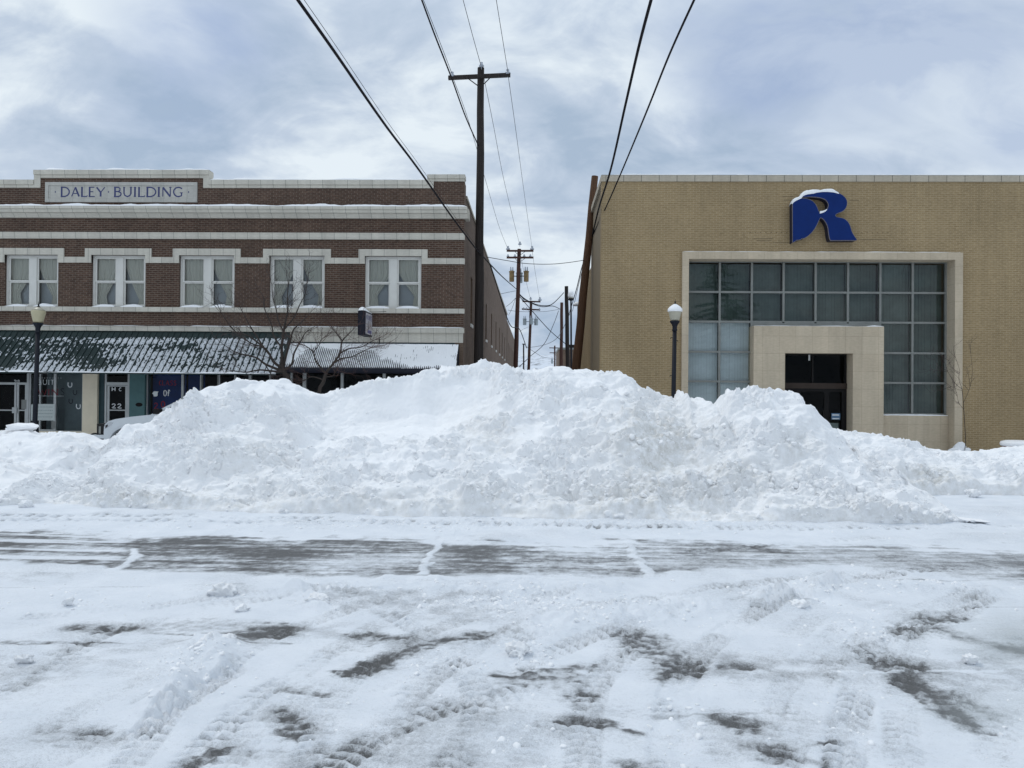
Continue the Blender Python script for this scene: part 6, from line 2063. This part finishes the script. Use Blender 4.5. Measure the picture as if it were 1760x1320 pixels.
tree([
    (zm([(905, 690), (880, 640), (862, 590), (853, 540), (855, 500)]), 0.085, 0.062, 0.0),
    (zm([(855, 500), (850, 400), (868, 260), (885, 160), (905, 60), (900, -60), (915, -200)]), 0.050, 0.010, 0.5),
    (zm([(862, 590), (780, 530), (742, 460), (690, 400), (600, 372), (520, 330)]), 0.048, 0.012, -0.6),
    (zm([(742, 460), (690, 400), (640, 320), (575, 220), (520, 120), (470, 20)]), 0.036, 0.008, 0.7),
    (zm([(858, 610), (790, 585), (700, 545), (620, 490), (480, 455), (400, 420), (300, 350)]), 0.046, 0.008, 0.8),
    (zm([(872, 620), (760, 610), (650, 600), (540, 620), (430, 610), (330, 590)]), 0.036, 0.007, -0.5),
    (zm([(866, 560), (900, 430), (930, 330), (955, 240), (1020, 180), (1090, 110)]), 0.040, 0.008, -0.7),
    (zm([(880, 600), (940, 545), (960, 450), (1020, 340), (1060, 270), (1130, 220)]), 0.040, 0.008, 0.6),
    (zm([(868, 260), (820, 160), (800, 60), (770, -60), (760, -160)]), 0.026, 0.007, 0.5),
    (zm([(690, 400), (560, 300), (440, 260), (330, 120), (280, 20)]), 0.028, 0.007, -0.7),
    (zm([(850, 400), (780, 300), (760, 200), (700, 60), (690, -40), (640, -120)]), 0.028, 0.007, 0.8),
    (zm([(872, 240), (960, 130), (1010, 20), (1060, -80), (1080, -200)]), 0.024, 0.006, -0.4),
    (zm([(700, 545), (760, 650), (780, 700)]), 0.02, 0.007, -0.3),
], 24.6, 0.08, 'taller spreading bare tree in front of the green awning end', 5, 'twig', 8)
tree([
    (zm([(1185, 790), (1215, 720), (1235, 660), (1245, 625)]), 0.060, 0.050, 0.0),
    (zm([(1245, 625), (1310, 540), (1370, 450), (1385, 350), (1440, 285), (1490, 235)]), 0.040, 0.009, 0.4),
    (zm([(1238, 630), (1190, 570), (1150, 510), (1130, 440), (1060, 385), (990, 360)]), 0.032, 0.008, -0.5),
    (zm([(1370, 450), (1450, 410), (1560, 395), (1660, 340), (1730, 310)]), 0.026, 0.006, 0.6),
    (zm([(1310, 540), (1380, 500), (1480, 480), (1600, 420), (1690, 390)]), 0.028, 0.006, -0.6),
    (zm([(1388, 340), (1350, 290), (1310, 240), (1270, 180)]), 0.024, 0.006, 0.4),
    (zm([(1236, 660), (1300, 655), (1325, 620), (1340, 580)]), 0.020, 0.006, -0.4),
    (zm([(1225, 690), (1120, 660), (1050, 690), (960, 700)]), 0.022, 0.007, 0.3),
    (zm([(1130, 440), (1180, 380), (1200, 330), (1240, 300)]), 0.016, 0.005, 0.4),
], 24.3, 0.06, 'smaller bare tree with reddish twigs in front of the grey awning', 9, 'twig_red', 9)
def zs(pts): return [(1340 + a / 3.668, 420 + b_ / 3.668) for a, b_ in pts]
tree([
    (zs([(1172, 1240), (1165, 1100), (1158, 1000), (1150, 910)]), 0.016, 0.010, 0.0),
    (zs([(1150, 910), (1130, 850), (1135, 800), (1125, 760)]), 0.008, 0.004, 0.2),
    (zs([(1150, 912), (1110, 880), (1080, 835), (1060, 800)]), 0.009, 0.004, -0.2),
    (zs([(1152, 922), (1110, 910), (1070, 890)]), 0.006, 0.003, 0.1),
    (zs([(1158, 1000), (1200, 900), (1215, 800), (1205, 690)]), 0.008, 0.004, 0.2),
    (zs([(1160, 1040), (1130, 1000), (1120, 960)]), 0.008, 0.004, -0.2),
], 25.2, 0.016, 'thin leafless sapling against the right stone jamb', 13, 'twig', 2)
# tall pine on the near side of the street: the photograph shows it mirrored in the big window
def pine(x, y, h, label, seed):
    rg = random.Random(seed)
    root = thing('pine_tree', (x, y, 0), label, 'tree')
    MB().tube([(x, y, -0.1), (x + 0.1, y, h * 0.5), (x, y, h)], [0.28, 0.18, 0.03], 8).build('trunk', 'bark', root)
    mb = MB()
    z = 1.8
    while z < h - 0.2:
        L = (1 - z / h) ** 0.8 * 3.6 + 0.2
        for k_ in range(rg.randint(4, 6)):
            a = rg.uniform(0, 6.28)
            d_ = Vector((math.cos(a), math.sin(a), rg.uniform(-0.25, 0.15)))
            n_ = max(3, int(L / 0.22))
            for i_ in range(n_):
                p = Vector((x, y, z)) + d_ * L * (i_ + 0.6) / n_ + Vector((0, 0, -0.12 * (i_ / n_) ** 2 * L))
                s_ = 0.30 * (1 - 0.4 * i_ / n_)
                for q_ in range(3):
                    u_ = Vector((rg.gauss(0, 1), rg.gauss(0, 1), rg.gauss(0, 0.5))).normalized() * s_
                    w_ = u_.cross(Vector((rg.gauss(0, 1), rg.gauss(0, 1), rg.gauss(0, 1)))).normalized() * s_ * 0.35
                    mb.face([p - w_, p + u_, p + w_])
        z += rg.uniform(0.28, 0.5)
    mb.build('crown', 'needles', root)
pine(15.5, -7.5, 14.5, 'tall pine mirrored in the upper left panes of the gridded window', 3)
# dead twig poking from the left bank
tp_ = G(119, 800)
q = P(121, 801, 13.4)
o = MB().tube([q + Vector((0, 0, -0.05)), q + Vector((-0.02, 0, 0.02)), q + Vector((-0.05, 0, 0.06))], [0.007, 0.006, 0.003], 5).tube([q, q + Vector((0.025, 0.02, 0.035)), q + Vector((0.055, 0.02, 0.05))], [0.005, 0.004, 0.002], 5).build('dead_twig', 'twig')
tag(o, 'forked dead twig poking out of the snow at the left of the heap', 'twig')

# ------------------------------------------------------------------ red planter
pc = P(1752, 768, 24.2)
pl = thing('planter', (pc.x, 24.2, -0.35), 'dark red round planter filled with snow at the right edge', 'planter')
MB().lathe([(0.30, -0.35), (0.34, -0.3), (0.43, pc.z - 0.02), (0.47, pc.z - 0.01), (0.47, pc.z + 0.07), (0.41, pc.z + 0.07), (0.40, pc.z)], (pc.x, 24.2, 0), 24).build('pot', 'red_pot', pl, smooth=False)
MB().lathe([(0.50, pc.z + 0.03), (0.52, pc.z + 0.10), (0.49, pc.z + 0.16), (0.38, pc.z + 0.19), (0.2, pc.z + 0.20), (0.02, pc.z + 0.205)], (pc.x, 24.2, 0), 24).build('snow_cap', 'snow_clean', pl, smooth=True)
# snow heaped at the foot of the stone frame
pc = P(1648, 772, 27.0)
v, f = ico(3, 44)
vv = np.concatenate([v * [0.22, 0.15, 0.22] + [pc.x, 27.0, pc.z + 0.08], v * [0.28, 0.16, 0.12] + [pc.x - 0.15, 26.95, pc.z - 0.02], v * [0.15, 0.1, 0.1] + [pc.x + 0.22, 26.95, pc.z - 0.02]])
o = np_mesh('snow_clump', vv, np.concatenate([f, f + len(v), f + 2 * len(v)]), 'snow_clean')
tag(o, 'small heap of snow at the foot of the right stone jamb', 'snow heap')

# ------------------------------------------------------------------ white pickup parked at the far kerb
TY = 22.2
fx = P(179, 725, TY).x
TZ = -0.35
tk = thing('pickup_truck', (fx + 2.4, TY + 0.95, TZ), 'white pickup parked at the far kerb, mostly hidden behind the snow heap', 'pickup')
WR, WC, WC2 = 0.455, 0.62, 3.75
prof = [(0.0, 0.50), (-0.01, 0.72), (0.0, 0.90), (0.05, 1.00), (0.14, 1.07), (0.35, 1.13), (0.8, 1.20), (1.2, 1.245), (1.34, 1.26)]
cabt = [(1.34, 1.26), (1.75, 1.50), (2.15, 1.70), (2.45, 1.80), (2.9, 1.84), (3.1, 1.82), (3.25, 1.25)]
rear = [(3.25, 1.25), (5.0, 1.22), (5.05, 0.55)]
def arch(c):
    return [(c + WR * math.cos(a), max(0.40, 0.42 + WR * math.sin(a))) for a in np.linspace(0.0, math.pi, 15)]
low = rear[-1:] + [(4.6, 0.48)] + arch(WC2) + arch(WC) + [(0.12, 0.44)]
outline = prof + rear[:-1] + low
mb = MB()
mb.prism_y([(fx + a, TZ + b_) for a, b_ in outline], TY, TY + 1.9)
body = mb.build('body', 'car_white', tk, bevel=0.05)
mb = MB()
def cabpt(a, b_, s_):
    ins = 0.05 + 0.16 * max(0, (b_ - 1.25)) / 0.6
    return (fx + a, TY + ins if s_ == 0 else TY + 1.9 - ins, TZ + b_)
for i in range(len(cabt) - 1):
    (a, b_), (c, d) = cabt[i], cabt[i + 1]
    mb.face([cabpt(a, b_, 0), cabpt(c, d, 0), cabpt(c, d, 1), cabpt(a, b_, 1)], )
mb.face([cabpt(a, b_, 0) for a, b_ in cabt][::-1])
mb.face([cabpt(a, b_, 1) for a, b_ in cabt])
cab = mb.build('cab', 'car_white', tk, bevel=0.03)
mb = MB()
sw_ = [(1.62, 1.30), (1.85, 1.47), (2.2, 1.63), (2.5, 1.73), (2.95, 1.75), (3.02, 1.3)]
mb.face([tuple(Vector(cabpt(a, b_, 0)) + Vector((0, -0.006, 0))) for a, b_ in sw_][::-1])
mb.build('side_window', 'car_glass', cab)
mb = MB()
ws = [(1.40, 1.30), (1.78, 1.52), (2.12, 1.69)]
for (a, b_), (c, d) in zip(ws[:-1], ws[1:]):
    mb.face([tuple(Vector(cabpt(a, b_, 0)) + Vector((-0.012, 0.1, 0.014))), tuple(Vector(cabpt(c, d, 0)) + Vector((-0.012, 0.1, 0.014))), tuple(Vector(cabpt(c, d, 1)) + Vector((-0.012, -0.1, 0.014))), tuple(Vector(cabpt(a, b_, 1)) + Vector((-0.012, -0.1, 0.014)))])
mb.build('windscreen', 'car_glass', cab)
mb = MB(); mb.box(fx + 1.52, fx + 1.72, TY - 0.16, TY + 0.02, TZ + 1.29, TZ + 1.44); mb.build('mirror', 'bronze', tk, bevel=0.03)
# flared arch lip
for c in (WC, WC2):
    mb = MB()
    pts = [(fx + c + (WR + 0.02) * math.cos(a), TY - 0.004, TZ + 0.42 + (WR + 0.02) * math.sin(a)) for a in np.linspace(0.05, math.pi - 0.05, 20)]
    mb.tube(pts, 0.028, 6); mb.build('arch_flare', 'car_white', tk, smooth=True)
    tyre = MB(); n = 28
    ring = lambda r_, y: [(fx + c + r_ * math.cos(2 * math.pi * k / n), y, TZ + 0.38 + r_ * math.sin(2 * math.pi * k / n)) for k in range(n)]
    seq = [ring(0.22, TY + 0.05), ring(0.30, TY + 0.03), ring(0.36, TY + 0.045), ring(0.385, TY + 0.09), ring(0.385, TY + 0.26), ring(0.3, TY + 0.3)]
    for A, B in zip(seq[:-1], seq[1:]):
        for k in range(n):
            tyre.face([A[k], A[(k + 1) % n], B[(k + 1) % n], B[k]])
    wh = tyre.build('wheel', 'tyre', tk)
    rim = MB(); seq = [ring(0.03, TY + 0.06), ring(0.14, TY + 0.075), ring(0.2, TY + 0.055), ring(0.22, TY + 0.05)]
    for A, B in zip(seq[:-1], seq[1:]):
        for k in range(n):
            rim.face([A[k], A[(k + 1) % n], B[(k + 1) % n], B[k]])
    rim.build('rim', 'steel', wh)
    wl_ = MB(); wl_.box(fx + c - 0.44, fx + c + 0.44, TY + 0.35, TY + 1.5, TZ + 0.3, TZ + 0.85); wl_.build('wheel_well', 'tyre', tk)
# lamps, grille guard, bumper
mb = MB()
hp = [(0.02, 0.83), (0.02, 0.97), (0.08, 1.015), (0.20, 1.04), (0.27, 1.02), (0.22, 0.95), (0.10, 0.88)]
mb.prism_y([(fx + a, TZ + b_) for a, b_ in hp], TY - 0.012, TY + 0.02)
mb.build('headlight', 'lens', tk, bevel=0.006)
mb = MB(); mb.prism_y([(fx + 0.05, TZ + 0.86), (fx + 0.05, TZ + 0.94), (fx + 0.11, TZ + 0.97), (fx + 0.12, TZ + 0.92)], TY - 0.016, TY - 0.011)
mb.build('lamp_bulb', 'iron', tk)
mb = MB(); mb.box(fx - 0.30, fx - 0.02, TY + 0.15, TY + 1.75, TZ + 0.66, TZ + 0.98); mb.build('grille_guard', 'tyre', tk, bevel=0.03)
mb = MB(); mb.box(fx - 0.24, fx - 0.18, TY + 0.14, TY + 0.15, TZ + 0.68, TZ + 0.9); mb.build('guard_post', 'mullion', tk)
mb = MB(); mb.box(fx - 0.43, fx + 0.04, TY + 0.05, TY + 1.85, TZ + 0.55, TZ + 0.655); mb.build('bumper', 'car_white', tk, bevel=0.03)
mb = MB(); mb.box(fx - 0.34, fx - 0.0, TY + 0.06, TY + 1.8, TZ + 0.40, TZ + 0.548); mb.build('lower_valance', 'tyre', tk)
mb = MB()
mb.tube([(fx - 0.5 + 0.17 - 0.17 * math.cos(a), TY + 0.12, TZ + 0.56 + 0.13 * math.sin(a)) for a in np.linspace(0, 2.4, 10)], 0.025, 6)
mb.build('tow_hook', 'tyre', tk, smooth=True)
